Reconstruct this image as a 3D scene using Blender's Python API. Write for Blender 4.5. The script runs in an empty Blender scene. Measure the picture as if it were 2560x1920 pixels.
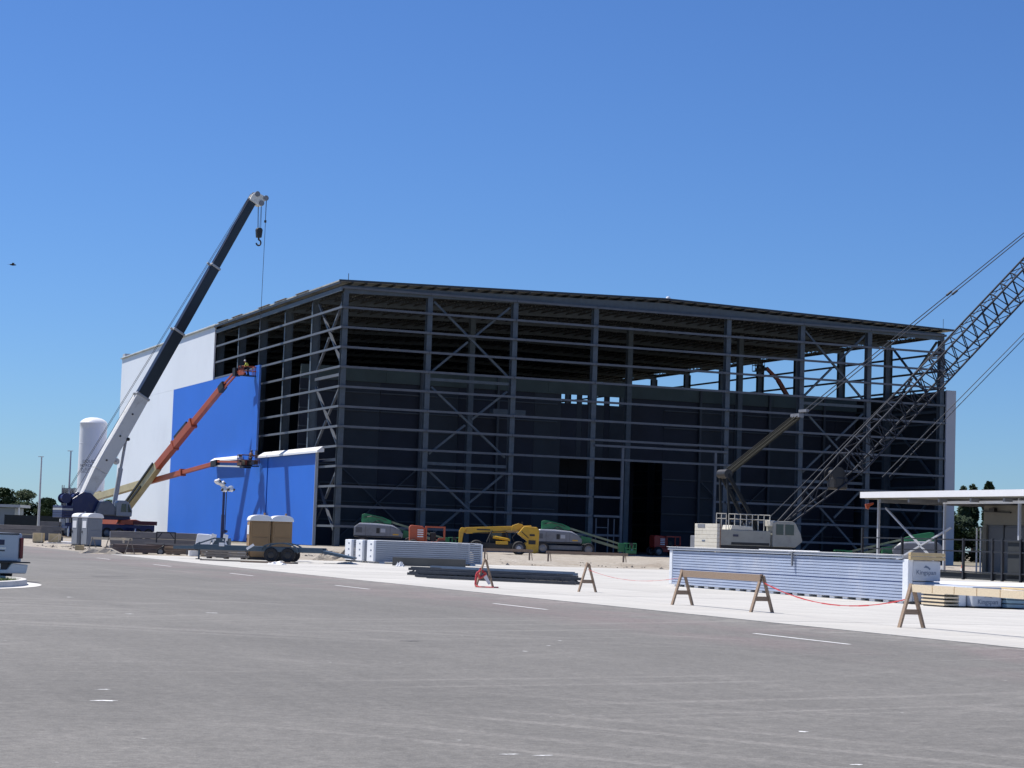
import bpy, math, random
from mathutils import Vector, Matrix

SC = bpy.context.scene
COL = SC.collection

# ------------------------------------------------------------------ camera
PITCH, ROLL, EYE = 0.076452, 0.033111, 1.6
rt0 = Vector((1, 0, 0)); up0 = Vector((0, -math.sin(PITCH), math.cos(PITCH))); fw = Vector((0, math.cos(PITCH), math.sin(PITCH)))
rt = math.cos(ROLL) * rt0 + math.sin(ROLL) * up0
up = -math.sin(ROLL) * rt0 + math.cos(ROLL) * up0
cam_d = bpy.data.cameras.new('camera'); cam = bpy.data.objects.new('camera', cam_d); COL.objects.link(cam)
cam_d.sensor_width = 36.0; cam_d.lens = 5043.9 / 2560 * 36.0
cam_d.clip_start = 0.2; cam_d.clip_end = 6000
mw = Matrix.Identity(4)
for i in range(3):
    mw[i][0] = rt[i]; mw[i][1] = up[i]; mw[i][2] = -fw[i]
mw[0][3], mw[1][3], mw[2][3] = 0, 0, EYE
cam.matrix_world = mw
SC.camera = cam

# ------------------------------------------------------------------ site frame: u along the hangar's front, v along its long side
YAW = 0.382604
DF = Vector((math.cos(YAW), math.sin(YAW), 0)); DL = Vector((-math.sin(YAW), math.cos(YAW), 0))
CORNER = Vector((-19.83, 232.34, 0))
def S(u, v, z=0.0):
    return CORNER + DF * u + DL * v + Vector((0, 0, z))

# ------------------------------------------------------------------ sky and sun
SUN_ELEV = math.radians(58)
sh = (-0.60 * DF + 0.80 * DL).normalized()
sun_dir = Vector((sh.x * math.cos(SUN_ELEV), sh.y * math.cos(SUN_ELEV), math.sin(SUN_ELEV)))
world = bpy.data.worlds.new('World'); SC.world = world; world.use_nodes = True
nt = world.node_tree; nt.nodes.clear()
sky = nt.nodes.new('ShaderNodeTexSky'); sky.sky_type = 'NISHITA'; sky.sun_disc = False
sky.sun_elevation = SUN_ELEV; sky.sun_rotation = math.atan2(sh.x, sh.y)
sky.air_density = 1.0; sky.dust_density = 0.0; sky.ozone_density = 1.5; sky.altitude = 0
bg = nt.nodes.new('ShaderNodeBackground'); bg.inputs['Strength'].default_value = 0.092
wo = nt.nodes.new('ShaderNodeOutputWorld')
tint = nt.nodes.new('ShaderNodeMix'); tint.data_type = 'RGBA'; tint.blend_type = 'MULTIPLY'; tint.inputs[0].default_value = 1.0; tint.inputs[7].default_value = (0.335, 0.525, 0.86, 1)
nt.links.new(sky.outputs[0], tint.inputs[6]); nt.links.new(tint.outputs[2], bg.inputs['Color']); nt.links.new(bg.outputs[0], wo.inputs['Surface'])
sun_l = bpy.data.lights.new('sun', 'SUN'); sun_l.energy = 4.7; sun_l.angle = math.radians(0.53); sun_l.color = (1.0, 0.955, 0.89)
sun = bpy.data.objects.new('sun', sun_l); COL.objects.link(sun)
sun.rotation_euler = (-sun_dir).to_track_quat('-Z', 'Y').to_euler(); sun.location = (0, 0, 80)
vs = SC.view_settings
vs.view_transform = 'Standard'; vs.look = 'None'; vs.exposure = 0.45; vs.gamma = 1.0; vs.use_curve_mapping = False
SC.render.engine = 'CYCLES'; SC.cycles.max_bounces = 6; SC.cycles.diffuse_bounces = 3

# ------------------------------------------------------------------ materials
MATS = {}
def mat(name, col, rough=0.6, metal=0.0, var=0.12, scale=2.0, bump=0.0, bscale=30.0, stretch=None, spec=None, dirt=None, dscale=0.6):
    if name in MATS: return MATS[name]
    m = bpy.data.materials.new(name); m.use_nodes = True
    t = m.node_tree; b = t.nodes['Principled BSDF']
    tc = t.nodes.new('ShaderNodeTexCoord'); mp = t.nodes.new('ShaderNodeMapping')
    t.links.new(tc.outputs['Object'], mp.inputs['Vector'])
    if stretch: mp.inputs['Scale'].default_value = stretch
    n = t.nodes.new('ShaderNodeTexNoise'); n.inputs['Scale'].default_value = scale; n.inputs['Detail'].default_value = 5; n.inputs['Roughness'].default_value = 0.6
    t.links.new(mp.outputs[0], n.inputs['Vector'])
    r = t.nodes.new('ShaderNodeMapRange'); r.inputs[1].default_value = 0.3; r.inputs[2].default_value = 0.7
    r.inputs[3].default_value = 1 - var; r.inputs[4].default_value = 1 + var
    t.links.new(n.outputs['Fac'], r.inputs[0])
    mul = t.nodes.new('ShaderNodeMix'); mul.data_type = 'RGBA'; mul.blend_type = 'MULTIPLY'; mul.inputs[0].default_value = 1
    mul.inputs[6].default_value = (*col, 1); t.links.new(r.outputs[0], mul.inputs[7])
    out = mul.outputs[2]
    if dirt:
        n2 = t.nodes.new('ShaderNodeTexNoise'); n2.inputs['Scale'].default_value = dscale; n2.inputs['Detail'].default_value = 7; n2.inputs['Roughness'].default_value = 0.7
        t.links.new(mp.outputs[0], n2.inputs['Vector'])
        r2 = t.nodes.new('ShaderNodeMapRange'); r2.inputs[1].default_value = 0.5; r2.inputs[2].default_value = 0.72; r2.inputs[4].default_value = 0.75
        t.links.new(n2.outputs['Fac'], r2.inputs[0])
        mx = t.nodes.new('ShaderNodeMix'); mx.data_type = 'RGBA'; mx.inputs[7].default_value = (*dirt, 1)
        t.links.new(r2.outputs[0], mx.inputs[0]); t.links.new(out, mx.inputs[6]); out = mx.outputs[2]
    t.links.new(out, b.inputs['Base Color'])
    b.inputs['Roughness'].default_value = rough; b.inputs['Metallic'].default_value = metal
    if spec is not None: b.inputs['Specular IOR Level'].default_value = spec
    if bump:
        n3 = t.nodes.new('ShaderNodeTexNoise'); n3.inputs['Scale'].default_value = bscale; n3.inputs['Detail'].default_value = 4
        t.links.new(mp.outputs[0], n3.inputs['Vector'])
        bp = t.nodes.new('ShaderNodeBump'); bp.inputs['Strength'].default_value = bump; bp.inputs['Distance'].default_value = 0.02
        t.links.new(n3.outputs['Fac'], bp.inputs['Height']); t.links.new(bp.outputs[0], b.inputs['Normal'])
    MATS[name] = m
    return m

STEEL = mat('primed steel', (0.072, 0.095, 0.12), 0.55, 0.0, 0.18, 1.2, dirt=(0.06, 0.065, 0.075), dscale=2.0)
STEELW = mat('primed girt steel', (0.100, 0.112, 0.135), 0.5, 0.0, 0.15, 1.0)
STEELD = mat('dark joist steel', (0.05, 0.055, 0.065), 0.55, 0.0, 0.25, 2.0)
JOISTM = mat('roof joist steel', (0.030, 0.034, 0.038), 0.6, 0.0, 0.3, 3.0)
DECK = mat('galvanised roof deck', (0.37, 0.385, 0.37), 0.55, 0.0, 0.3, 0.5)
EDGEM = mat('dark roof edge', (0.03, 0.034, 0.042), 0.5)
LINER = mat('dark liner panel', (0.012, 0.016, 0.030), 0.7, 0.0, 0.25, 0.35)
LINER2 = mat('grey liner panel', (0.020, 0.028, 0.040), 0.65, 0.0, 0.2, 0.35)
WHITEP = mat('white wall panel', (0.74, 0.78, 0.83), 0.45, 0.0, 0.03, 0.08, dirt=(0.66, 0.69, 0.74), dscale=0.07)
BLUEP = mat('blue wall panel', (0.020, 0.142, 0.62), 0.5, 0.0, 0.05, 0.1, spec=0.25)
BAND = mat('slate band panel', (0.048, 0.072, 0.075), 0.65, 0.0, 0.15, 0.35)
BLUEE = mat('blue panel edge', (0.10, 0.22, 0.60), 0.5, 0.0, 0.08, 2.0)
FLASH = mat('white flashing', (0.82, 0.82, 0.83), 0.4, 0.0, 0.03, 1.0)
GREYP = mat('pale grey panel', (0.42, 0.44, 0.48), 0.5, 0.0, 0.05, 0.3)
WPAINT = mat('white machine paint', (0.72, 0.71, 0.67), 0.35, 0.0, 0.06, 0.8, dirt=(0.45, 0.43, 0.38), dscale=0.8)
GPAINT = mat('grey boom paint', (0.42, 0.43, 0.44), 0.35, 0.0, 0.08, 0.6, dirt=(0.3, 0.3, 0.3), dscale=0.9)
NAVY = mat('navy machine paint', (0.014, 0.022, 0.10), 0.35, 0.0, 0.15, 1.0, dirt=(0.05, 0.05, 0.07), dscale=1.0)
DARKB = mat('dark boom paint', (0.020, 0.023, 0.030), 0.3, 0.0, 0.15, 0.8)
CREAM = mat('cream boom paint', (0.52, 0.45, 0.26), 0.4, 0.0, 0.1, 0.8, dirt=(0.32, 0.27, 0.17), dscale=0.9)
BEIGE = mat('beige crane paint', (0.66, 0.63, 0.54), 0.45, 0.0, 0.06, 0.8, dirt=(0.45, 0.42, 0.35), dscale=0.9)
ORANGE = mat('orange lift paint', (0.46, 0.095, 0.04), 0.42, 0.0, 0.12, 1.0, dirt=(0.32, 0.11, 0.065), dscale=1.0)
YELLOW = mat('yellow machine paint', (0.60, 0.35, 0.025), 0.4, 0.0, 0.1, 1.0, dirt=(0.35, 0.2, 0.05), dscale=1.1)
GREEN = mat('green boom paint', (0.014, 0.14, 0.055), 0.4, 0.0, 0.12, 1.0)
REDM = mat('red machine paint', (0.42, 0.035, 0.02), 0.4, 0.0, 0.1, 1.0)
HOODG = mat('grey hood paint', (0.19, 0.20, 0.225), 0.45, 0.0, 0.1, 0.8, dirt=(0.13, 0.13, 0.135), dscale=1.0)
BLACKM = mat('black machine metal', (0.02, 0.02, 0.022), 0.5, 0.0, 0.2, 2.0)
RUBBER = mat('tyre rubber', (0.022, 0.022, 0.024), 0.85, 0.0, 0.2, 4.0)
RIMM = mat('grey wheel rim', (0.20, 0.20, 0.21), 0.4, 0.3, 0.1, 3.0)
GLASSM = mat('dark window glass', (0.02, 0.026, 0.03), 0.08, 0.0, 0.1, 1.0, spec=0.8)
ROPEM = mat('steel wire rope', (0.06, 0.065, 0.075), 0.6, 0.3, 0.1, 5.0)
CHROME = mat('chromed rod', (0.6, 0.6, 0.62), 0.2, 0.9, 0.05, 2.0)
TANKW = mat('white tank paint', (0.78, 0.79, 0.82), 0.4, 0.0, 0.04, 0.3, dirt=(0.68, 0.69, 0.72), dscale=0.3)
PRINT = mat('dark print', (0.05, 0.055, 0.09), 0.6, 0.0, 0.05, 3.0)
PRINTG = mat('slate print', (0.14, 0.18, 0.25), 0.6, 0.0, 0.05, 3.0)
WOOD = mat('weathered lumber', (0.30, 0.215, 0.15), 0.8, 0.0, 0.25, 4.0, stretch=(1, 12, 12), dirt=(0.2, 0.155, 0.12), dscale=3.0)
WOODL = mat('fresh lumber', (0.74, 0.61, 0.42), 0.75, 0.0, 0.14, 4.0, stretch=(1, 10, 10))
WOODG = mat('grey lumber', (0.25, 0.22, 0.185), 0.85, 0.0, 0.2, 4.0, stretch=(1, 12, 12))
CARTON = mat('kraft board', (0.52, 0.40, 0.22), 0.8, 0.0, 0.12, 3.0)
TOILT = mat('tan toilet plastic', (0.30, 0.185, 0.085), 0.55, 0.0, 0.08, 1.5)
TOILG = mat('grey toilet plastic', (0.22, 0.24, 0.27), 0.55, 0.0, 0.08, 1.5)
TOILR = mat('white toilet roof', (0.78, 0.79, 0.80), 0.45, 0.0, 0.04, 1.5)
FILM = mat('white wrapping film', (0.76, 0.78, 0.81), 0.3, 0.0, 0.06, 3.0, bump=0.6, bscale=6.0)
FILMG = mat('grey wrapping film', (0.50, 0.53, 0.58), 0.3, 0.0, 0.08, 2.5, bump=0.9, bscale=3.0)
TRAILM = mat('slate trailer paint', (0.05, 0.085, 0.12), 0.45, 0.1, 0.15, 1.5, dirt=(0.1, 0.11, 0.11), dscale=1.5)
CRATEM = mat('pale crate wood', (0.66, 0.52, 0.29), 0.8, 0.0, 0.14, 2.5)
STEELB = mat('grey steel bundle', (0.22, 0.20, 0.185), 0.6, 0.0, 0.15, 1.0, stretch=(1, 6, 6))
STEELR = mat('rusty brown steel', (0.13, 0.095, 0.085), 0.7, 0.0, 0.2, 1.5, stretch=(1, 6, 6))
TAPE = mat('red barrier tape', (0.60, 0.06, 0.06), 0.4, 0.0, 0.15, 3.0)
CONEM = mat('orange cone plastic', (0.75, 0.14, 0.06), 0.5, 0.0, 0.08, 3.0)
FENCEM = mat('black fence steel', (0.012, 0.014, 0.02), 0.5, 0.0, 0.1, 3.0)
SHEDW = mat('beige render wall', (0.20, 0.19, 0.165), 0.8, 0.0, 0.08, 0.6)
DOORM = mat('charcoal door', (0.085, 0.09, 0.105), 0.5, 0.0, 0.1, 0.8)
SHEDG = mat('grey metal shed', (0.24, 0.27, 0.30), 0.5, 0.0, 0.06, 0.5)
HIVIS = mat('hi-vis yellow cloth', (0.75, 0.85, 0.12), 0.8, 0.0, 0.08, 5.0)
CLOTHD = mat('dark work cloth', (0.045, 0.045, 0.055), 0.85, 0.0, 0.15, 5.0)
CLOTHB = mat('brown work cloth', (0.16, 0.09, 0.06), 0.85, 0.0, 0.15, 5.0)
SKIN = mat('skin', (0.45, 0.25, 0.17), 0.6, 0.0, 0.05, 5.0)
HATW = mat('white hard hat', (0.7, 0.7, 0.72), 0.35, 0.0, 0.03, 2.0)
HATD = mat('dark hard hat', (0.03, 0.03, 0.04), 0.35, 0.0, 0.05, 2.0)
BARK = mat('bark', (0.09, 0.07, 0.055), 0.9, 0.0, 0.25, 4.0)
LEAF = mat('leaf green', (0.036, 0.062, 0.024), 0.75, 0.0, 0.3, 0.5, spec=0.2)
LEAF2 = mat('dark leaf green', (0.025, 0.047, 0.022), 0.75, 0.0, 0.3, 0.5, spec=0.2)
HEDGEM = mat('dark screen mesh', (0.022, 0.028, 0.032), 0.8, 0.0, 0.15, 1.0)
LAMPM = mat('lamp glass', (0.82, 0.83, 0.85), 0.15, 0.0, 0.03, 2.0)
TRUCKP = mat('silver truck paint', (0.42, 0.46, 0.53), 0.3, 0.25, 0.03, 1.0)
TAILR = mat('dark red lens', (0.16, 0.012, 0.015), 0.2, 0.0, 0.05, 2.0)
LINEP = mat('white road paint', (0.74, 0.74, 0.73), 0.7, 0.0, 0.08, 3.0, dirt=(0.30, 0.29, 0.28), dscale=9.0)
TARM = mat('black tar patch', (0.075, 0.073, 0.075), 0.8, 0.0, 0.15, 3.0)
CONC_K = mat('kerb concrete', (0.60, 0.58, 0.55), 0.85, 0.0, 0.1, 2.0, bump=0.2, bscale=40)
PLAST = mat('white plastic sheet', (0.76, 0.76, 0.77), 0.45, 0.0, 0.06, 2.0)
BIRDM = mat('dark bird plumage', (0.02, 0.02, 0.025), 0.8, 0.0, 0.1, 2.0)

# ------------------------------------------------------------------ mesh builder
class MB:
    def __init__(s): s.v = []; s.f = []
    def add(s, vs, fs):
        o = len(s.v); s.v += [tuple(v) for v in vs]; s.f += [tuple(i + o for i in f) for f in fs]; return s
    def box(s, x0, x1, y0, y1, z0, z1):
        return s.add([(x0, y0, z0), (x1, y0, z0), (x1, y1, z0), (x0, y1, z0), (x0, y0, z1), (x1, y0, z1), (x1, y1, z1), (x0, y1, z1)],
                     [(0, 3, 2, 1), (4, 5, 6, 7), (0, 1, 5, 4), (1, 2, 6, 5), (2, 3, 7, 6), (3, 0, 4, 7)])
    def bar(s, p, q, w, h=None, upv=(0, 0, 1), w2=None, h2=None):
        p = Vector(p); q = Vector(q); h = w if h is None else h; w2 = w if w2 is None else w2; h2 = h if h2 is None else h2
        d = (q - p).normalized(); u = Vector(upv)
        if abs(d.dot(u)) > 0.98: u = Vector((0, 1, 0))
        a = d.cross(u).normalized(); b = a.cross(d).normalized()
        vs = []
        for c, ww, hh in ((p, w, h), (q, w2, h2)):
            vs += [c - a * ww / 2 - b * hh / 2, c + a * ww / 2 - b * hh / 2, c + a * ww / 2 + b * hh / 2, c - a * ww / 2 + b * hh / 2]
        return s.add(vs, [(0, 1, 2, 3), (7, 6, 5, 4), (0, 4, 5, 1), (1, 5, 6, 2), (2, 6, 7, 3), (3, 7, 4, 0)])
    def tube(s, p, q, r, r2=None, n=8, caps=True):
        p = Vector(p); q = Vector(q); r2 = r if r2 is None else r2; d = (q - p).normalized()
        a = d.orthogonal().normalized(); b = d.cross(a)
        vs = []
        for c, rr in ((p, r), (q, r2)):
            for i in range(n):
                t = 2 * math.pi * i / n; vs.append(c + (a * math.cos(t) + b * math.sin(t)) * rr)
        fs = [(i, (i + 1) % n, n + (i + 1) % n, n + i) for i in range(n)]
        if caps: fs += [tuple(range(n - 1, -1, -1)), tuple(range(n, 2 * n))]
        return s.add(vs, fs)
    def path(s, pts, r, n=6):
        for i in range(len(pts) - 1): s.tube(pts[i], pts[i + 1], r, r, n)
        return s
    def prism(s, poly, y0, y1, axis='y'):
        n = len(poly)
        if axis == 'y': mk = lambda a, b, c: (a, c, b)
        elif axis == 'x': mk = lambda a, b, c: (c, a, b)
        else: mk = lambda a, b, c: (a, b, c)
        vs = [mk(a, b, y0) for a, b in poly] + [mk(a, b, y1) for a, b in poly]
        fs = [tuple(range(n)), tuple(range(2 * n - 1, n - 1, -1))] + [(i, n + i, n + (i + 1) % n, (i + 1) % n) for i in range(n)]
        return s.add(vs, fs)
    def lathe(s, prof, c=(0, 0, 0), n=24, axis='z'):
        vs = []; fs = []; m = len(prof)
        for i in range(n):
            t = 2 * math.pi * i / n
            for r, z in prof:
                x, y = r * math.cos(t), r * math.sin(t)
                if axis == 'z': vs.append((c[0] + x, c[1] + y, c[2] + z))
                elif axis == 'y': vs.append((c[0] + x, c[1] + z, c[2] + y))
                else: vs.append((c[0] + z, c[1] + x, c[2] + y))
        for i in range(n):
            j = (i + 1) % n
            for k in range(m - 1): fs.append((i * m + k, j * m + k, j * m + k + 1, i * m + k + 1))
        return s.add(vs, fs)
    def hcol(s, x, y, z0, z1, wid=0.5, dep=0.8, along='y'):
        # H section: flanges face +-along
        t = 0.05; w = wid / 2; d = dep / 2
        if along == 'y':
            s.box(x - w, x + w, y - d, y - d + t, z0, z1); s.box(x - w, x + w, y + d - t, y + d, z0, z1); s.box(x - t / 2, x + t / 2, y - d + t, y + d - t, z0, z1)
        else:
            s.box(x - d, x - d + t, y - w, y + w, z0, z1); s.box(x + d - t, x + d, y - w, y + w, z0, z1); s.box(x - d + t, x + d - t, y - t / 2, y + t / 2, z0, z1)
        return s
    def mesh(s, name, m, smooth=False):
        me = bpy.data.meshes.new(name); me.from_pydata(s.v, [], s.f); me.materials.append(m)
        if smooth:
            me.polygons.foreach_set('use_smooth', [True] * len(me.polygons))
            try: me.set_sharp_from_angle(angle=math.radians(40))
            except Exception: pass
        me.update(); return me
    def build(s, name, m, parent=None, smooth=False, bev=0.0):
        import bmesh
        me = s.mesh(name, m, smooth)
        bm = bmesh.new(); bm.from_mesh(me); bmesh.ops.recalc_face_normals(bm, faces=bm.faces); bm.to_mesh(me); bm.free()
        o = bpy.data.objects.new(name, me); COL.objects.link(o)
        if parent is not None: o.parent = parent
        if bev:
            md = o.modifiers.new('bevel', 'BEVEL'); md.width = bev; md.segments = 2; md.limit_method = 'ANGLE'; md.angle_limit = math.radians(40)
        return o

def inst(name, me, parent, loc=(0, 0, 0), rot=(0, 0, 0), scale=(1, 1, 1)):
    o = bpy.data.objects.new(name, me); COL.objects.link(o)
    if parent is not None: o.parent = parent
    o.location = loc; o.rotation_euler = rot; o.scale = scale; return o
def tag(o, label=None, cat=None, group=None, kind=None):
    if label: o['label'] = label
    if cat: o['category'] = cat
    if group: o['group'] = group
    if kind: o['kind'] = kind
    return o
def thing(name, label, cat, loc, rot=0.0, group=None):
    o = bpy.data.objects.new(name, None); COL.objects.link(o); o.empty_display_size = 0.3
    o.location = loc; o.rotation_euler = (0, 0, rot); return tag(o, label, cat, group)
def dup(root, loc, rot, label):
    r = root.copy(); COL.objects.link(r); r.location = loc; r.rotation_euler = (0, 0, rot); r['label'] = label
    for ch in list(root.children):
        c = ch.copy(); COL.objects.link(c); c.parent = r; c.matrix_parent_inverse = ch.matrix_parent_inverse.copy()
        for g in list(ch.children):
            d = g.copy(); COL.objects.link(d); d.parent = c
    return r
def text_part(name, body, size, m, parent, loc, rot, extrude=0.004, align='CENTER'):
    cu = bpy.data.curves.new(name, 'FONT'); cu.body = body; cu.size = size; cu.extrude = extrude; cu.align_x = align; cu.align_y = 'CENTER'
    tmp = bpy.data.objects.new('tmp_text', cu); COL.objects.link(tmp)
    dg = bpy.context.evaluated_depsgraph_get(); dg.update()
    me = bpy.data.meshes.new_from_object(tmp.evaluated_get(dg)); me.name = name
    bpy.data.objects.remove(tmp); bpy.data.curves.remove(cu)
    me.materials.clear(); me.materials.append(m)
    return inst(name, me, parent, loc, rot)
def wheel(parent, x, y, z, r, w, rimmat=None, name='wheel'):
    # axle along y
    t = MB().lathe([(r * 0.62, -w / 2), (r * 0.9, -w / 2), (r, -w * 0.32), (r, w * 0.32), (r * 0.9, w / 2), (r * 0.62, w / 2)], (0, 0, 0), 20, 'y').build(name, RUBBER, parent, True)
    t.location = (x, y, z)
    MB().lathe([(0.0, -w * 0.36), (r * 0.3, -w * 0.40), (r * 0.5, -w * 0.30), (r * 0.63, -w * 0.46), (r * 0.63, w * 0.46), (r * 0.5, w * 0.30), (r * 0.3, w * 0.40), (0.0, w * 0.36)], (0, 0, 0), 16, 'y').build('rim', rimmat or RIMM, t, True)
    return t
rnd = random.Random(7)

# ================================================================== setting: ground, road, apron
def ground_mat(name, kind):
    m = bpy.data.materials.new(name); m.use_nodes = True; t = m.node_tree; b = t.nodes['Principled BSDF']; L = t.links.new
    tc = t.nodes.new('ShaderNodeTexCoord')
    rotm = t.nodes.new('ShaderNodeMapping'); rotm.vector_type = 'TEXTURE'; rotm.inputs['Location'].default_value = (CORNER.x, CORNER.y, 0); rotm.inputs['Rotation'].default_value = (0, 0, YAW)
    L(tc.outputs['Object'], rotm.inputs['Vector'])        # now x = u, y = v
    def noise(scale, sx=1, sy=1, det=6, rough=0.6):
        mp = t.nodes.new('ShaderNodeMapping'); mp.inputs['Scale'].default_value = (sx, sy, 1); L(rotm.outputs[0], mp.inputs['Vector'])
        n = t.nodes.new('ShaderNodeTexNoise'); n.inputs['Scale'].default_value = scale; n.inputs['Detail'].default_value = det; n.inputs['Roughness'].default_value = rough
        L(mp.outputs[0], n.inputs['Vector']); return n.outputs['Fac']
    def rng(s, a, b_, lo, hi):
        r = t.nodes.new('ShaderNodeMapRange'); r.inputs[1].default_value = a; r.inputs[2].default_value = b_; r.inputs[3].default_value = lo; r.inputs[4].default_value = hi; L(s, r.inputs[0]); return r.outputs[0]
    def mulc(c, f):
        x = t.nodes.new('ShaderNodeMix'); x.data_type = 'RGBA'; x.blend_type = 'MULTIPLY'; x.inputs[0].default_value = 1
        if isinstance(c, tuple): x.inputs[6].default_value = (*c, 1)
        else: L(c, x.inputs[6])
        L(f, x.inputs[7]); return x.outputs[2]
    def mixc(f, a, b_):
        x = t.nodes.new('ShaderNodeMix'); x.data_type = 'RGBA'; L(f, x.inputs[0])
        for s, i in ((a, 6), (b_, 7)):
            if isinstance(s, tuple): x.inputs[i].default_value = (*s, 1)
            else: L(s, x.inputs[i])
        return x.outputs[2]
    bump_s, bump_d = 0.5, 0.01
    if kind == 'asphalt':
        sep = t.nodes.new('ShaderNodeSeparateXYZ'); L(rotm.outputs[0], sep.inputs[0])
        lane = rng(sep.outputs['X'], -53.0, -51.5, 0, 1)
        patch = rng(noise(0.35, 1, 0.5), 0.42, 0.6, 0, 1)
        lf = t.nodes.new('ShaderNodeMath'); lf.operation = 'MULTIPLY'; L(lane, lf.inputs[0]); L(patch, lf.inputs[1])
        c = mixc(lf.outputs[0], (0.147, 0.140, 0.128), (0.166, 0.141, 0.133))
        c = mulc(c, rng(noise(0.12), 0.3, 0.7, 0.86, 1.14))
        c = mulc(c, rng(noise(1.0, 1.6, 0.07), 0.3, 0.7, 0.92, 1.08))       # tyre streaks along the lanes
        c = mulc(c, rng(noise(1.2, 0.10, 1.3), 0.35, 0.7, 0.97, 1.03))      # and across the turning area
        c = mulc(c, rng(noise(18, det=3, rough=0.8), 0.25, 0.75, 0.76, 1.24))
        c = mulc(c, rng(noise(70, det=2), 0.2, 0.8, 0.62, 1.38))
        c = mulc(c, rng(noise(7, det=3, rough=0.9), 0.3, 0.7, 0.76, 1.24))
        c = mulc(c, rng(noise(2.2, det=5, rough=0.8), 0.3, 0.7, 0.88, 1.12))
        for (cx, cy, fr, lo, hi, ms) in ((-96, -232, 1.5, .55, .63, .09), (-20, -246, 1.9, .56, .64, .12), (-70, -150, 2.3, .57, .66, .10)):     # curved tyre scuffs
            sub = t.nodes.new('ShaderNodeVectorMath'); sub.operation = 'SUBTRACT'; sub.inputs[1].default_value = (cx, cy, 0); L(rotm.outputs[0], sub.inputs[0])
            ln_ = t.nodes.new('ShaderNodeVectorMath'); ln_.operation = 'LENGTH'; L(sub.outputs[0], ln_.inputs[0])
            n1 = t.nodes.new('ShaderNodeTexNoise'); n1.noise_dimensions = '1D'; n1.inputs['Scale'].default_value = fr; n1.inputs['Detail'].default_value = 3; L(ln_.outputs['Value'], n1.inputs['W'])
            mk = t.nodes.new('ShaderNodeMath'); mk.operation = 'MULTIPLY'; L(rng(n1.outputs['Fac'], lo, hi, 0, 1), mk.inputs[0]); L(rng(noise(ms, det=3), .5, .62, 0, .55), mk.inputs[1])
            mk2 = t.nodes.new('ShaderNodeMath'); mk2.operation = 'MULTIPLY'; L(mk.outputs[0], mk2.inputs[0]); L(rng(noise(14, det=3), .35, .65, .2, 1), mk2.inputs[1])
            c = mixc(mk2.outputs[0], c, (0.27, 0.255, 0.235))
        dust = t.nodes.new('ShaderNodeMath'); dust.operation = 'MULTIPLY'; L(rng(sep.outputs['X'], -49.2, -47.0, 0, .75), dust.inputs[0]); L(rng(noise(1.4, det=6, rough=.8), .45, .75, 0, 1), dust.inputs[1])
        c = mixc(dust.outputs[0], c, (0.36, 0.34, 0.31))
        c = mixc(rng(noise(.55, det=4, rough=.6), .66, .72, 0, .45), c, (0.085, 0.08, 0.075))      # oil stains
        vor = t.nodes.new('ShaderNodeTexVoronoi'); vor.inputs['Scale'].default_value = 1.1; L(rotm.outputs[0], vor.inputs['Vector'])
        c = mixc(rng(vor.outputs['Distance'], 0.012, 0.03, 1, 0), c, (0.42, 0.42, 0.41))
        b.inputs['Roughness'].default_value = 0.85; h = noise(60, det=3)
    elif kind == 'concrete':
        c = mulc((0.50, 0.485, 0.45), rng(noise(0.25), 0.3, 0.7, 0.92, 1.07))
        c = mulc(c, rng(noise(1.0, 3.0, 0.08), 0.35, 0.7, 0.88, 1.05))
        c = mulc(c, rng(noise(9, det=4, rough=0.7), 0.3, 0.7, 0.92, 1.06))
        c = mixc(rng(noise(.8, 2.2, .12, det=6, rough=.7), .56, .72, 0, .55), c, (0.36, 0.345, 0.32))
        c = mixc(rng(noise(.22, det=5, rough=.7), .6, .7, 0, .5), c, (0.40, 0.37, 0.32))
        oi = t.nodes.new('ShaderNodeObjectInfo'); c = mulc(c, rng(oi.outputs['Random'], 0, 1, 0.93, 1.05))
        b.inputs['Roughness'].default_value = 0.85; h = noise(40, det=3); bump_s = 0.2
    elif kind == 'dirt':
        c = mixc(rng(noise(0.5), 0.35, 0.65, 0, 1), (0.30, 0.255, 0.20), (0.40, 0.365, 0.31))
        c = mulc(c, rng(noise(4, det=6, rough=0.7), 0.3, 0.7, 0.75, 1.2))
        b.inputs['Roughness'].default_value = 0.95; h = noise(7, det=6, rough=0.75); bump_s, bump_d = 1.0, 0.05
    else:
        c = mixc(rng(noise(0.03), 0.35, 0.65, 0, 1), (0.16, 0.15, 0.09), (0.24, 0.205, 0.15))
        c = mulc(c, rng(noise(1.5), 0.3, 0.7, 0.8, 1.2))
        b.inputs['Roughness'].default_value = 0.95; h = noise(3, det=6)
    L(c, b.inputs['Base Color'])
    bp = t.nodes.new('ShaderNodeBump'); bp.inputs['Strength'].default_value = bump_s; bp.inputs['Distance'].default_value = bump_d
    L(h, bp.inputs['Height']); L(bp.outputs[0], b.inputs['Normal'])
    return m
ASPH = ground_mat('asphalt', 'asphalt'); CONC = ground_mat('concrete', 'concrete'); DIRT = ground_mat('dirt', 'dirt'); FIELD = ground_mat('field', 'field')

def sheet(name, pts, z, m):
    me = bpy.data.meshes.new(name); me.from_pydata([(p.x, p.y, z) for p in pts], [], [tuple(range(len(pts)))]); me.materials.append(m)
    o = bpy.data.objects.new(name, me); COL.objects.link(o); return tag(o, kind='structure')
sheet('ground', [Vector((-3500, -400, 0)), Vector((3500, -400, 0)), Vector((3500, 4500, 0)), Vector((-3500, 4500, 0))], -0.05, FIELD)
road = sheet('asphalt_road', [S(-330, -330), S(-47, -330), S(-47, -76), S(-330, -76)], 0.0, ASPH)
sheet('verge_strip', [S(-330, -76), S(-44, -76), S(-38, -40), S(-330, -40)], -0.03, DIRT)

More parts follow.
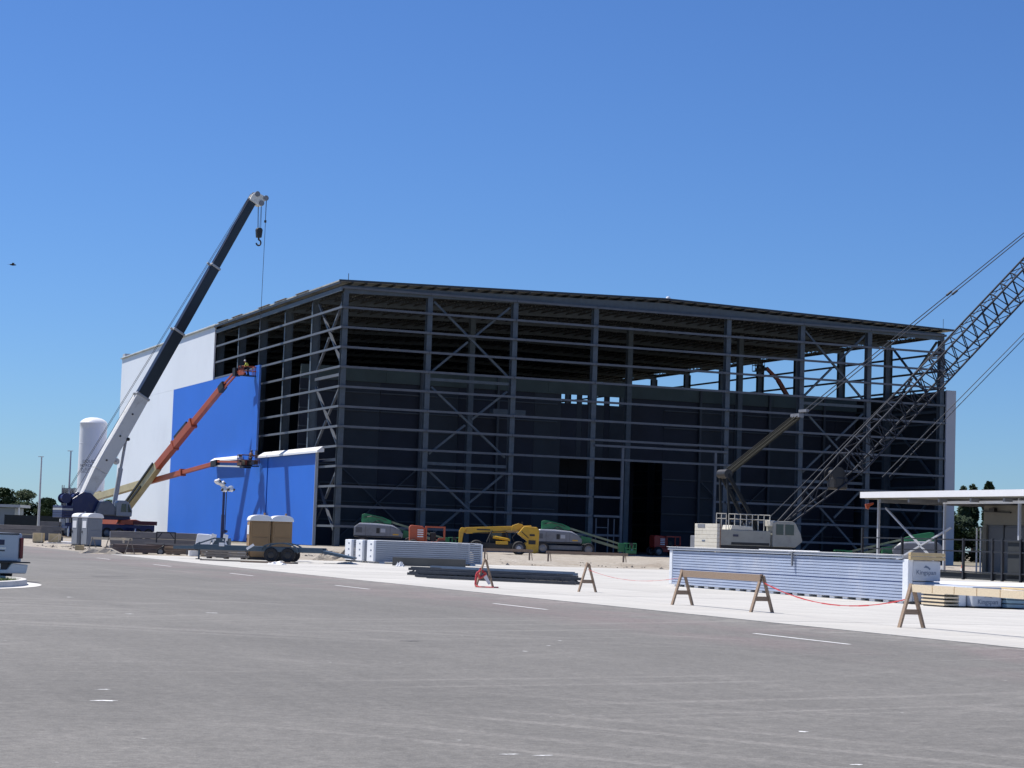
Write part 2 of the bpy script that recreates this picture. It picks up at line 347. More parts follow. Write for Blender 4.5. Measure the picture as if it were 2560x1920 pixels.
# lane dashes and scraps of paint on the asphalt
def flat_piece(name, pts, z, m, parent):
    me = bpy.data.meshes.new(name); me.from_pydata([(p.x, p.y, z) for p in pts], [], [tuple(range(len(pts)))]); me.materials.append(m)
    o = bpy.data.objects.new(name, me); COL.objects.link(o); o.parent = parent; return o
for k in range(6):
    v0 = -124.2 - 13.13 * k
    flat_piece('lane_dash', [S(-50.1, v0 - 3.35), S(-49.99, v0 - 3.35), S(-49.99, v0), S(-50.1, v0)], 0.004, LINEP, road)
def scrap(u, v, du, dv, seed):
    r = random.Random(seed); n = 17
    return [S(u + du * math.cos(2 * math.pi * i / n) * r.uniform(0.35, 1.15), v + dv * math.sin(2 * math.pi * i / n) * r.uniform(0.3, 1.1)) for i in range(n)]
for k, (u, v, du, dv, rot) in enumerate([(-64.76, -204.32, .13, .07, 0), (-64.53, -203.06, .09, .05, 0), (-60.85, -186.04, .09, .08, 0), (-59.07, -185.0, .16, .09, 0), (-62.6, -208.9, .10, .035, 0), (-62.40, -209.0, .11, .03, 0),
                                         (-59.24, -207.4, .05, .06, 0), (-60.18, -209.8, .07, .04, 0), (-60.6, -178.1, .1, .1, 0), (-57.2, -196.1, .06, .05, 0), (-55.4, -193.2, .05, .05, 0), (-56.2, -194.6, .04, .05, 0)]):
    flat_piece('paint_scrap', scrap(u, v, du, dv, k), 0.003, LINEP, road)
flat_piece('tar_patch', scrap(-58.15, -193.85, .17, .12, 90), 0.003, TARM, road)
flat_piece('tar_patch', [S(-56.7, -159.75), S(-55.4, -158.75), S(-55.45, -158.5), S(-56.75, -159.5)], 0.003, TARM, road)

# concrete apron of separate slabs
apron = sheet('concrete_apron', [S(-46.98, -260), S(34, -260), S(34, -111.6), S(-38, -111.6), S(-46.98, -108)], 0.004, mat('joint filler', (0.20, 0.19, 0.18), 0.9))
def view_xy(P):
    d = P - Vector((0, 0, EYE)); z = d.dot(fw)
    if z < 1: return None
    return (1280 + 5043.9 * d.dot(rt) / z, 960 - 5043.9 * d.dot(up) / z)
slab_me = {}
ub = [-46.97, -44.45, -39.3, -34.2, -29.1, -24.0, -18.9, -13.8, -8.7, -3.6, 1.5, 6.6, 11.7, 16.8, 21.9, 27.0]
for i in range(len(ub) - 1):
    for j in range(26):
        v1 = -111.7 - 5.2 * j; v0 = v1 - 5.18; u0, u1 = ub[i], ub[i + 1] - 0.018
        ok = False
        for uu in (u0, u1):
            for vv in (v0, v1):
                p = view_xy(S(uu, vv))
                if p and -60 < p[0] < 2700 and p[1] < 2000: ok = True
        if not ok: continue
        key = round(u1 - u0, 3)
        if key not in slab_me: slab_me[key] = MB().box(0, u1 - u0, 0, 5.165, -0.03, 0).mesh('slab', CONC)
        inst('slab', slab_me[key], apron, S(u0, v0, 0.014 + rnd.uniform(-.002, .002)), (0, 0, YAW))

# rough dirt between apron and hangar
def hn(x, y):
    return 0.5 * math.sin(x * .9 + 1.3 * math.sin(y * .7)) + 0.5 * math.sin(y * 1.3 + 1.7 * math.sin(x * .53)) + 0.4 * math.sin(x * 2.7 + y * 2.1) + .3 * math.sin(x * 5.1 - y * 3.7)
g = MB(); nu, nv = 150, 112
vs_ = []; rr = random.Random(3)
for j in range(nv + 1):
    for i in range(nu + 1):
        u = -62 + i * 1.2; v = -111.5 + j * 1.0
        z = 0.03 + 0.03 * hn(u, v) + rr.uniform(0, .03)
        ridge = math.exp(-((v + 106.2 - 0.25 * (u + 20) * (u > -30) * .6) / 1.8) ** 2) * (0.20 + 0.10 * hn(u * .6, v))
        z += max(0, ridge) * (1 if -30 < u < 0 else .25)
        if v > -2 or u < -45 or j == 0: z = 0.0
        if u < -47 and v < -78: z = -0.04
        P = S(u, v, z); vs_.append(tuple(P))
g.v = vs_; g.f = [(j * (nu + 1) + i, j * (nu + 1) + i + 1, (j + 1) * (nu + 1) + i + 1, (j + 1) * (nu + 1) + i) for j in range(nv) for i in range(nu)]
dg_ = g.build('dirt_ground', DIRT, None, True); tag(dg_, kind='structure')

# kerbed grass island at the left
def island_ring(off, z, n=40):
    # rounded nose pointing along +v; the ring runs down both sides
    pts = []
    c0 = Vector((-15.2, 50.5, 0)); R = 2.95 + off
    a0 = math.radians(-98); a1 = math.radians(75)
    for i in range(n + 1):
        a = a0 + (a1 - a0) * i / n; pts.append(c0 + Vector((R * math.cos(a), R * 1.55 * math.sin(a), 0)))
    pts.insert(0, pts[0] + Vector((-14, 0.4, 0))); pts.append(pts[-1] + Vector((-14, 6, 0)))
    return [Vector((p.x, p.y, z)) for p in pts]
def ring_strip(a, b):
    n = len(a); return list(a) + list(b), [(i, i + 1, n + i + 1, n + i) for i in range(n - 1)]
kb = MB()
A, B, Cc, D_ = island_ring(0.16, .0), island_ring(0.13, .15), island_ring(0.0, .16), island_ring(-0.02, .06)
for x, y in ((A, B), (B, Cc), (Cc, D_)): kb.add(*ring_strip(x, y))
tag(kb.build('kerb', CONC_K, None, True), kind='structure')
gt = MB(); gt.add(*ring_strip(island_ring(0.50, .008), island_ring(0.155, .012))); tag(gt.build('gutter', CONC_K), kind='structure')
isl = MB(); R_ = island_ring(-0.01, .10); isl.add(R_, [tuple(range(len(R_)))])
GRASS = mat('lawn grass', (0.10, 0.14, 0.03), 0.9, 0.0, 0.35, 5.0, bump=1.0, bscale=40)
tag(isl.build('lawn_island', GRASS), kind='structure')
gb = MB(); r = random.Random(5)
for i in range(5200):
    x = r.uniform(-17.5, -12.1); y = r.uniform(45.8, 55.2)
    if ((x + 15.2) / 2.9) ** 2 + ((y - 50.5) / 4.5) ** 2 > 1 and x > -15.2: continue
    h = r.uniform(.03, .085); a = r.uniform(0, 6.28); w = .012
    gb.add([(x - w * math.cos(a), y - w * math.sin(a), .095), (x + w * math.cos(a), y + w * math.sin(a), .095), (x + r.uniform(-.03, .03), y + r.uniform(-.03, .03), .1 + h)], [(0, 1, 2)])
go = gb.build('grass_blades', GRASS); tag(go, 'short green grass on the kerbed island under the pickup', 'grass', kind='stuff')

# ================================================================== hangar under construction
HG = thing('steel_hangar', 'huge unfinished steel hangar, open frame front, blue and white panels on its long side', 'building', CORNER, YAW)
W, LN = 82.4, 128.5
def zr(u): return 30.55 + 0.95 * (1 - abs(u - 41.2) / 41.2)
UC = [0.35, 10.72, 21.6, 32.2, 50.45, 61.05, 70.95, 82.05]
VC = [0.45, 12.8, 25.0, 37.3, 48.6, 60.9, 73.2, 85.6, 98.0, 110.4, 122.0, 128.2]
def GZ(k): return 0.075 + 2.3 * k
for u in UC: MB().hcol(u, 0.45, 0, zr(u) - 1.2, 0.62, 0.8, 'y').build('column', STEEL, HG)
for v in VC[1:]:
    MB().hcol(0.55, v, 0, zr(0) - 1.2, 0.5, 1.05, 'x').build('column', STEEL, HG)
    MB().hcol(81.85, v, 0, zr(82) - 1.2, 0.62, 1.05, 'x').build('column', STEEL, HG)
for u in (22.7, 45.0, 61.5): MB().hcol(u, 17.5, 0, 30.0, 0.7, 0.7, 'y').build('interior_column', STEEL, HG)
# front girts, one per bay and level
def girt(p, q, m=STEELW, w=0.22, h=0.255): return MB().bar(p, q, w, h).build('girt', m, HG)
for k in range(1, 14):
    z = GZ(k)
    for i in range(7):
        a, b = UC[i], UC[i + 1]
        if i == 3 and k <= 4:
            girt((a + .3, -0.12, z), (36.0, -0.12, z)); girt((49.0, -0.12, z), (b - .3, -0.12, z)); continue
        girt((a - (.45 if i == 0 else -.02), -0.12, z), (b - .02 + (.4 if i == 6 else 0), -0.12, z))
MB().bar((32.4, -.12, 13.2), (50.6, -.12, 13.2), .22, .26).build('door_header', STEELW, HG)
for u in (36.17, 48.87): MB().box(u - .16, u + .16, -.25, .03, 0, 13.05).build('door_jamb', STEELW, HG)
for u in (32.9, 34.5, 35.3): MB().box(u - .06, u + .06, -.1, .02, 0, 4.4).build('door_post', STEELW, HG)
MB().bar((32.9, -.04, 3.3), (34.5, -.04, 3.3), .1, .1).build('door_rail', STEELW, HG)
# X bracing in two front bays and along the sides
def xbrace(P, i, m=STEEL, s=0.24):
    for (z0, z1) in ((20.9, 29.2), (11.2, 19.1), (1.2, 9.3)):
        MB().bar(P(0.04, z1), P(.96, z0), s, s).build('brace', m, HG)
        MB().bar(P(.96, z1), P(.54, (z0 + z1) / 2 + .35), s, s).build('brace', m, HG)
        MB().bar(P(.46, (z0 + z1) / 2 - .35), P(.04, z0), s, s).build('brace', m, HG)
    for z in (20.0, 10.1): MB().bar(P(0.02, z), P(.98, z), .3, .34).build('strut', m, HG)
for a, b in ((10.9, 21.4), (61.25, 70.75)): xbrace(lambda t, z, a=a, b=b: (a + (b - a) * t, .55, z), 0)
xbrace(lambda t, z: (.6, 12.3 - 11.5 * t, z), 1, STEELW, .26)
xbrace(lambda t, z: (81.9, 12.3 - 11.5 * t, z), 2)
# long-side girts where the wall is still open
LV = [-.25] + VC[1:]
def lgirts(k, vmax):
    for i in range(len(LV) - 1):
        a, b = LV[i], min(LV[i + 1], vmax)
        if a >= vmax: break
        girt((-.12, a + .01, GZ(k)), (-.12, b - .01, GZ(k)))
for k in range(1, 14):
    if k >= 10: lgirts(k, 60.7)
    elif k >= 6: lgirts(k, 34.8)
    else: lgirts(k, 6.9)
# the cladding of the long side
def lpanel(v0, v1, z0, z1, m, th=.18, off=0.0):
    return MB().box(-.26 - th - off, -.26 - off, v0, v1, z0, z1).build('wall_panel', m, HG)
edges = [34.9, 37.3, 48.6, 60.9, 73.2, 86.1]
for i in range(5): lpanel(edges[i] + .004, edges[i + 1] - .004, .05, 22.85, BLUEP)
lpanel(6.8, 28.45, .05, 11.0, BLUEP); lpanel(28.9, 34.896, .05, 11.0, BLUEP, off=.02)
lpanel(60.7, 73.2, 22.87, 30.95, WHITEP); lpanel(73.205, 86.1, 22.87, 30.95, WHITEP)
for a, b in ((86.11, 98), (98.005, 110.4), (110.405, 128.6)):
    lpanel(a, b, .05, 22.85, WHITEP); lpanel(a, b, 22.87, 30.95, WHITEP)
MB().box(-.6, -.24, 6.72, 6.80, 0.05, 11.0).build('edge_trim', GREYP, HG)
MB().box(-.56, -.24, 34.82, 34.90, 11.0, 22.85).build('edge_trim', GREYP, HG)
MB().box(-.46, -.24, 60.62, 60.70, 22.85, 30.95).build('edge_trim', FLASH, HG)
def capstrip(v0, v1, z=11.05, nm='cap_flashing'):
    return MB().prism([(-.95, z - .12), (-.95, z + .12), (-.30, z + .62), (-.10, z + .62), (-.10, z - .02), (-.30, z - .06)], v0, v1, 'y').build(nm, FLASH, HG)
capstrip(5.0, 27.35); capstrip(27.6, 31.9)
# right-hand wall
for i in range(len(VC) - 1):
    a, b = ([.1] + VC[1:])[i], VC[i + 1]
    MB().box(82.62, 82.85, a, b - .005, .05, 22.75).build('wall_panel', GREYP, HG)
    MB().box(82.55, 82.61, a, b - .01, .05, 22.7).build('liner_panel', LINER2, HG)
    for k in (10, 11, 12, 13): MB().bar((82.45, a, GZ(k) - .0), (82.45, b, GZ(k) - .0), .2, .26).build('girt', STEEL, HG)
    for k in range(1, 10): MB().bar((82.43, a, GZ(k)), (82.43, b, GZ(k)), .2, .22).build('girt', STEEL, HG)
MB().box(82.5, 83.95, -.32, -.06, .05, 22.8).build('corner_panel', GREYP, HG)
# rear wall, and the partition twenty metres in with its paler top band
for i in range(12):
    a = .2 + i * 6.85
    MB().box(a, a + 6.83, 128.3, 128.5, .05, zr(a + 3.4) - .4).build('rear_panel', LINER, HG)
pu = [.9, 6.2, 11.5, 16.8, 22.1, 27.4, 32.7, 36.5, 38.75, 39.5, 40.3, 41.1, 42.7, 43.5, 46.7, 51.5, 56.8, 62.1, 67.4, 72.7, 78.0, 81.3]
gaps = {36.5, 39.5, 41.1, 43.5}
for i in range(len(pu) - 1):
    a, b = pu[i], pu[i + 1]
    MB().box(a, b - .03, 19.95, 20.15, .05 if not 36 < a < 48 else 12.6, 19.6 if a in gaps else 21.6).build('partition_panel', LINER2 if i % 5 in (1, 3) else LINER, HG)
bu = [.9, 12.1, 23.3, 34.5, 45.7, 56.9, 68.1, 81.3]
for i in range(7): MB().box(bu[i], bu[i + 1] - .03, 19.7, 19.9, 20.75, 22.5).build('band_panel', BAND, HG)
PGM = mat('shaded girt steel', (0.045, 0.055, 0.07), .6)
for k in range(1, 9):
    z = GZ(k) + .9
    for a, b in zip([.9, 11.5, 22.1, 32.7 if k < 6 else 41, 51.5, 62.1, 72.7], [11.4, 22.0, 35.9, 41, 62.0, 72.6, 81.2]):
        if k < 6 and 32 < a < 42: continue
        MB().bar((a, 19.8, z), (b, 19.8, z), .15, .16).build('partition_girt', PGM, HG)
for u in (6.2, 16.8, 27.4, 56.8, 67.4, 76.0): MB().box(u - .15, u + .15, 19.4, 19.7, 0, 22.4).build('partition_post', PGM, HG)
for (a, b) in ((6.4, 16.6), (57, 67.2)):
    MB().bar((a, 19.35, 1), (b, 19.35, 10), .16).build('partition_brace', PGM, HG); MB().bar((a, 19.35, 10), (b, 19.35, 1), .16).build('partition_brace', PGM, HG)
MB().box(2, 10.4, 8.5, 9.6, 2.2, 2.9).build('stored_sheets', LINER2, HG); MB().box(24.6, 29.0, 14, 15.2, 17.2, 17.9).build('platform', STEEL, HG)
MB().box(-.2, 82.5, -.6, 128.4, -.02, .06).build('floor_slab', mat('hangar floor', (0.16, 0.155, 0.15), .8), HG)
for i in range(4): MB().box(33 + 5 * i, 37.97 + 5 * i, 31.9, 32.1, .05, 13.5).build('doorway_backdrop', LINER, HG)  # backdrop wall added behind the doorway so it shows dark, not black
# roof: deck strips, eave rafters, frame rafters, bar joists
for i in range(len(VC)):
    v0 = ([-.55] + VC)[i]; v1 = VC[i] if i else VC[0]
    if i == 0: continue
    a = -.55 if i == 1 else VC[i - 1]; b = VC[i] + (.5 if i == len(VC) - 1 else 0)
    for u0, u1 in ((-.75, 41.2), (41.2, 83.3)):
        za, zb = zr(max(u0, 0)) - (.03 if u0 < 0 else 0), zr(min(u1, 82.4)) - (.03 if u1 > 83 else 0)
        MB().prism([(u0, za + .08), (u1, zb + .08), (u1, zb + .24), (u0, za + .24)], a, b - .01, 'y').build('roof_panel', DECK, HG)
MB().prism([(-.78, zr(0) + .02), (41.2, zr(41.2) + .02), (83.35, zr(82.4) + .02), (83.35, zr(82.4) + .26), (41.2, zr(41.2) + .28), (-.78, zr(0) + .26)], -.62, -.56, 'y').build('roof_edge', EDGEM, HG)
for v in VC:
    f_ = (v == VC[0])
    pts = [(0.1, zr(0) - .28), (41.2, zr(41.2) - .28), (82.3, zr(82.4) - .28), (82.3, zr(82.4) - 1.2), (41.2, zr(41.2) - 1.35), (.1, zr(0) - 1.2)]
    MB().prism(pts, v - .06 - (.30 if f_ else 0), v + .06, 'y').build('rafter', STEEL, HG)
for k in range(48):
    u = 0.9 + k * 1.715; z = zr(u); j = MB()
    j.box(u - .09, u + .09, -.45, 128.2, z - .16, z + .06)
    for b0, b1 in zip(VC[:-1], VC[1:]):
        j.box(u - .09, u + .09, b0 + .5, b1 - .5, z - 1.0, z - .88)
        n = 9; L = b1 - b0 - 1.0
        for q in range(n):
            y0 = b0 + .5 + L * q / n; ym = y0 + L / n / 2; y1 = y0 + L / n
            j.bar((u, y0, z - .12), (u, ym, z - .95), .06); j.bar((u, ym, z - .95), (u, y1, z - .12), .06)
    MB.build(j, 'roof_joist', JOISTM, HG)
for v in [x + 3.05 * q for x in VC[:5] for q in (1, 2, 3)]:
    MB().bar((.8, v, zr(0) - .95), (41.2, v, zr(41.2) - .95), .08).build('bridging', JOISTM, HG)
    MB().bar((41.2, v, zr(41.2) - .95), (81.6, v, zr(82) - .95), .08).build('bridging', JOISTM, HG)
MB().bar((-.55, -.4, zr(0) - .02), (-.55, 60.5, zr(0) - .02), .2, .3).build('eave_strut', STEELW, HG)
MB().bar((-.3, -.3, zr(0) - .75), (-.3, 60.5, zr(0) - .75), .16, .5).build('eave_strut', STEEL, HG)
MB().tube((.5, 0, zr(0)), (.5, 0, zr(0) + 1.1), .04).build('lightning_rod', STEELD, HG)
MB().tube((82.0, 0, zr(82)), (82.0, 0, zr(82) + 1.6), .03).build('lightning_rod', STEELD, HG)
MB().lathe([(0, 0), (.32, 0), (.34, .3), (.2, .55), (0, .6)], (42.6, 1.6, zr(42) + .24), 12).build('roof_vent', FLASH, HG, True)
MB().box(-.4, 2.6, 126.5, 128.4, zr(0) + .25, zr(0) + .9).build('roof_curb', GREYP, HG)
for v in (12, 22, 30, 44, 52): MB().box(-.9, -.35, v, v + 5.5, zr(0) + .245, zr(0) + .30).build('roof_plank', WOODG, HG)

# ================================================================== machines
def boom_box(mb, p, q, w, h, w2=None, h2=None): return mb.bar(p, q, w, h, (0, 0, 1), w2, h2)
def basket(parent, x, y, z, lx, ly, m, rails=1.15):
    b = MB().box(x - lx / 2, x + lx / 2, y - ly / 2, y + ly / 2, z - .12, z).build('basket_floor', BLACKM, parent)
    rl = MB()
    for zz in (z + rails * .5, z + rails):
        for (a, c) in (((-1, -1), (1, -1)), ((1, -1), (1, 1)), ((1, 1), (-1, 1)), ((-1, 1), (-1, -1))):
            rl.tube((x + a[0] * lx / 2, y + a[1] * ly / 2, zz), (x + c[0] * lx / 2, y + c[1] * ly / 2, zz), .045, n=6)
    for a in (-1, -.33, .33, 1):
        for s in (-1, 1): rl.tube((x + a * lx / 2, y + s * ly / 2, z), (x + a * lx / 2, y + s * ly / 2, z + rails), .045, n=6)
    rl.box(x - lx / 2, x + lx / 2, y - ly / 2 - .02, y - ly / 2 + .02, z, z + .35)
    rl.build('basket_rail', m, parent)
    MB().box(x - lx * .18, x + lx * .18, y - ly / 2 - .10, y - ly / 2 + .15, z + rails - .25, z + rails + .05).build('control_box', BLACKM, parent, bev=.03)
    return b
def lift_base(parent, m, x0=-2.6, x1=2.6, wr=.62):
    MB().box(x0 + .3, x1 - .3, -.75, .75, .55, 1.05).build('chassis', m, parent, bev=.06)
    MB().box(x0 + .1, x0 + .5, -1.15, 1.15, .5, .8).build('axle', BLACKM, parent); MB().box(x1 - .5, x1 - .1, -1.15, 1.15, .5, .8).build('axle', BLACKM, parent)
    for x in (x0 + .3, x1 - .3):
        for y in (-1.15, 1.15): wheel(parent, x, y, wr, wr, .45)

# --- tall boom lift whose worker stands at the blue panel edge
L1 = thing('boom_lift', 'tall boom lift, cream lower boom and long orange fly boom raised across the blue wall', 'boom lift', S(-11.0, 70.2), YAW - math.radians(75.63), 'boom lifts working on the long wall')
lift_base(L1, ORANGE, -3.2, 3.2, .75)
MB().prism([(-3.0, 1.1), (1.9, 1.1), (2.3, 1.7), (1.5, 2.5), (-2.2, 2.8), (-3.0, 2.4)], -1.3, 1.3).build('turntable_hood', ORANGE, L1, bev=.1)
MB().box(-2.6, -1.4, -1.1, 1.1, 2.75, 3.3).build('counterweight', BLACKM, L1, bev=.08)
p0, p1, p2, p3 = Vector((-.3, 0, 2.8)), Vector((11.57, 0, 10.14)), Vector((29.55, 0, 20.53)), Vector((33.4, 0, 22.4))
d01 = (p1 - p0).normalized(); d12 = (p2 - p1).normalized()
boom_box(MB(), p0, p1, .95, 1.35, .9, 1.2).build('lower_boom', CREAM, L1, bev=.05)
boom_box(MB(), p0 + Vector((1.0, -.55, .75)), p1 + Vector((-.6, -.55, .35)), .16, .3).build('hose_track', BLACKM, L1)
boom_box(MB(), p0 + Vector((.6, -.55, -.1)), p0 + d01 * 9 + Vector((.1, -.55, -.3)), .12, .35).build('hose_track', BLACKM, L1)
boom_box(MB(), p1 - d12 * .5, p1 + d12 * 11.5, .8, 1.12).build('upper_boom', ORANGE, L1, bev=.05)
boom_box(MB(), p1 + d12 * 11.2, p2, .62, .86).build('fly_boom', ORANGE, L1, bev=.04)
for s_ in (5.4, 11.3): boom_box(MB(), p1 + d12 * s_, p1 + d12 * (s_ + .4), .95, 1.35).build('boom_collar', ORANGE, L1)
boom_box(MB(), p1 + d12 * 6.2 + Vector((-.3, -.2, .75)), p1 + d12 * 10.2 + Vector((-.3, -.2, .75)), .25, .4).build('hose_guard', BLACKM, L1)
boom_box(MB(), p2 - d12 * .7, p2 + d12 * .7, .66, 1.0).build('boom_head', BLACKM, L1, bev=.05)
boom_box(MB(), p2 + Vector((.4, 0, .4)), p3 + Vector((0, 0, .3)), .2, .24).build('jib', ORANGE, L1)
boom_box(MB(), p2 + Vector((.4, 0, -.2)), p3 + Vector((0, 0, -.3)), .2, .24).build('jib', ORANGE, L1)
MB().box(33.1, 33.8, -.5, .3, 21.8, 22.9).build('basket_mount', BLACKM, L1); boom_box(MB(), p3, (36.4, -.4, 22.0), .3, .35).build('basket_arm', ORANGE, L1)
basket(L1, 37.0, -.35, 21.75, 1.2, 2.0, ORANGE)

# --- second boom lift, its basket at the white flashing
L2 = thing('boom_lift', 'boom lift with low cream boom and orange fly boom, basket beside the white flashing', 'boom lift', S(-11.5, 87.9), YAW - math.radians(79.88), 'boom lifts working on the long wall')
lift_base(L2, ORANGE, -3.2, 3.2, .75)
MB().prism([(-3.2, 1.1), (2.6, 1.1), (5.2, 2.6), (5.0, 4.6), (3.4, 5.1), (-1.2, 4.4), (-3.2, 3.6)], -1.3, 1.3).build('turntable_hood', WPAINT, L2, bev=.15)
boom_box(MB(), (-.7, -1.5, 2.6), (-.3, -1.5, 5.2), .7, .9).build('riser', CREAM, L2)
q0, q1, q2, q3 = Vector((-.3, -1.5, 5.2)), Vector((23.2, -1.2, 7.83)), Vector((45.7, -.6, 10.28)), Vector((54.6, -.3, 10.1))
e01 = (q1 - q0).normalized(); e12 = (q2 - q1).normalized()
boom_box(MB(), q0, q1, .8, 1.0, .8, 1.05).build('lower_boom', CREAM, L2, bev=.05)
boom_box(MB(), q0 + Vector((2, -.2, .65)), q0 + e01 * 7 + Vector((0, -.2, .6)), .3, .3).build('hose_guard', CREAM, L2)
boom_box(MB(), q1 - e12 * .3, q1 + e12 * 12.6, .6, .72).build('upper_boom', ORANGE, L2, bev=.04)
boom_box(MB(), q1 + e12 * 12.3, q2, .48, .55).build('fly_boom', ORANGE, L2, bev=.03)
for s_ in (.0, 12.4): boom_box(MB(), q1 + e12 * s_, q1 + e12 * (s_ + .5), .8, .95).build('boom_collar', ORANGE, L2)
boom_box(MB(), q2 - e12 * .5, q2 + e12 * 1.2, .6, .8).build('boom_head', BLACKM, L2, bev=.05)
boom_box(MB(), q2 + Vector((.4, 0, .32)), q3 + Vector((0, 0, .3)), .2, .26).build('jib', ORANGE, L2)
boom_box(MB(), q2 + Vector((.4, 0, -.28)), q3 + Vector((0, 0, -.3)), .2, .2).build('jib', WPAINT, L2)
MB().box(54.4, 55.6, -.8, .3, 9.6, 10.7).build('basket_mount', BLACKM, L2)
basket(L2, 56.5, -.55, 9.9, 1.3, 2.5, mat('grimy rail paint', (0.16, 0.085, 0.065), .6, 0, .3, 3.0), 1.35)
for i, (x, y, z, m) in enumerate([(56.4, -1.3, 10.05, CARTON), (56.2, -.9, 10.05, ORANGE), (56.7, -.1, 10.1, HOODG), (56.3, -1.6, 10.1, BLACKM), (56.8, .3, 10.2, CLOTHB)]):
    MB().box(x - .2, x + .25, y - .2, y + .2, z - .13, z + .45).build('tool_box', m, L2, bev=.03)

# --- telescopic mobile crane
CR = thing('mobile_crane', 'navy telescopic crane with pale lower boom and dark upper boom raised above the hangar', 'crane', (-50.75, 251.25, 0), math.radians(33))
MB().box(-5.6, 6.9, -1.4, 1.4, .95, 1.75).build('carrier', NAVY, CR, bev=.08)
MB().box(4.0, 7.2, -1.45, 1.45, 1.76, 2.25).build('carrier_deck', mat('dark red deck', (0.10, 0.02, 0.025), .5, 0, .2, 1.5), CR, bev=.05)
MB().prism([(2.2, 1.78), (5.2, 1.78), (5.6, 2.1), (4.4, 2.42), (2.5, 2.3)], -1.35, -.2).build('engine_cover', ORANGE, CR, bev=.05)
for x in (-4.6, -3.0, .6, 2.2, 4.6, 6.1):
    for y in (-1.2, 1.2): wheel(CR, x, y, .68, .68, .5)
for x in (-5.2, 3.4):
    for s in (-1, 1):
        MB().box(x - .2, x + .2, s * 1.4, s * 3.6, 1.05, 1.35).build('outrigger_beam', NAVY, CR)
        MB().tube((x, s * 3.5, .08), (x, s * 3.5, 1.3), .12).build('outrigger_jack', CHROME, CR, True)
        MB().box(x - .5, x + .5, s * 3.5 - .5, s * 3.5 + .5, 0.02, .12).build('outrigger_pad', WOOD, CR)
MB().lathe([(1.1, 1.75), (1.1, 2.25), (0, 2.25)], (-1.2, 0, 0), 24).build('slew_ring', BLACKM, CR, True)
for s in (-1, 1):
    MB().prism([(-3.9, 2.3), (3.7, 2.3), (3.7, 2.75), (1.4, 3.0), (-.9, 4.9), (-1.6, 5.5), (-2.6, 5.6), (-3.9, 4.7)], s * .95 - .12, s * .95 + .12).build('side_frame', NAVY, CR, bev=.04)
MB().box(-3.9, 3.6, -.83, .83, 2.3, 2.7).build('frame_floor', NAVY, CR)
for k in range(5):
    MB().box(-5.4, -4.0, -1.6, 1.6, 2.35 + .3 * k, 2.63 + .3 * k).build('counterweight_slab', NAVY if k != 3 else GPAINT, CR, bev=.03)
for x, z, r_ in ((-4.55, 4.75, .62), (-3.2, 4.95, .5)):
    MB().lathe([(0, -.7), (r_, -.7), (r_, -.6), (r_ * .72, -.58), (r_ * .72, .58), (r_, .6), (r_, .7), (0, .7)], (x, 0, z), 20, 'y').build('winch_drum', NAVY, CR, True)
MB().box(-5.5, -4.9, -1.5, -1.1, .8, 2.2).build('access_ladder', GPAINT, CR)
# cab
cabo = MB().prism([(1.45, 2.75), (3.5, 2.75), (3.55, 3.5), (3.1, 4.45), (2.6, 4.72), (1.7, 4.72), (1.45, 4.4)], -2.1, -1.12).build('cab', mat('grey cab paint', (0.30, 0.32, 0.35), .35, 0, .05, 1.0), CR, bev=.1)
MB().prism([(2.0, 3.3), (2.75, 3.3), (2.7, 4.3), (2.1, 4.3)], -2.13, -2.09).build('window', GLASSM, cabo)
MB().prism([(2.9, 3.3), (3.42, 3.3), (3.0, 4.25), (2.88, 4.3)], -2.13, -2.09).build('window', GLASSM, cabo)
MB().prism([(-1.3, 2.8), (1.3, 2.8), (1.35, 3.9), (.6, 4.6), (-.6, 4.5)], -2.0, -1.12).build('engine_housing', HOODG, CR, bev=.15)
# boom: four telescoping sections along one axis
b0 = Vector((-2.1, 0, 4.75)); b1 = Vector((19.2, 0, 44.9)); bd = (b1 - b0).normalized(); BL = (b1 - b0).length
def bsec(t0, t1, w, h, m, nm='boom_section', w2=None, h2=None):
    o = boom_box(MB(), b0 + bd * t0, b0 + bd * t1, w, h, w2, h2).build(nm, m, CR, bev=.10); return o
bsec(-.2, 4.0, 1.25, 1.15, WPAINT, 'boom_base', 1.35, 1.85); bsec(4.0, 14.9, 1.35, 1.85, WPAINT, 'boom_base', 1.35, 1.75)
bsec(14.7, 24.6, 1.12, 1.55, DARKB); bsec(24.4, 34.6, .95, 1.32, DARKB); bsec(34.4, BL - .3, .8, 1.12, DARKB)
for t, w, h in ((14.7, 1.5, 2.0), (24.4, 1.25, 1.72), (34.4, 1.08, 1.5)): bsec(t, t + .35, w, h, GPAINT, 'boom_collar')
per = Vector((bd.z, 0, -bd.x)).normalized()      # towards the load side
for t in (5.5, 9.0, 12.2):
    MB().lathe([(0, -.05), (.12, -.05), (.12, .05), (0, .05)], tuple(b0 + bd * t + Vector((0, -.72, 0)) - per * .1), 10, 'y').build('boom_lug', BLACKM, CR)
# luffing cylinder
c0 = Vector((1.75, 0, 2.8)); c1 = b0 + bd * 9.2 + per * 1.0
MB().tube(c0, c0.lerp(c1, .62), .3, n=14).build('luffing_cylinder', GPAINT, CR, True)
MB().tube(c0.lerp(c1, .6), c1, .18, n=12).build('cylinder_rod', GPAINT, CR, True)
MB().tube(c1 + Vector((0, -.8, 0)), c1 + Vector((0, .8, 0)), .22, n=12).build('cylinder_pin', BLACKM, CR, True)
lam = b0 + bd * 6.2 + per * 1.35
MB().lathe([(0, 0), (.42, .05), (.4, .3), (.22, .5), (0, .5)], tuple(lam), 14, 'y').build('work_lamp', WPAINT, CR, True)
MB().bar(b0 + bd * 6.0 + per * .8, lam, .12).build('lamp_bracket', GPAINT, CR)
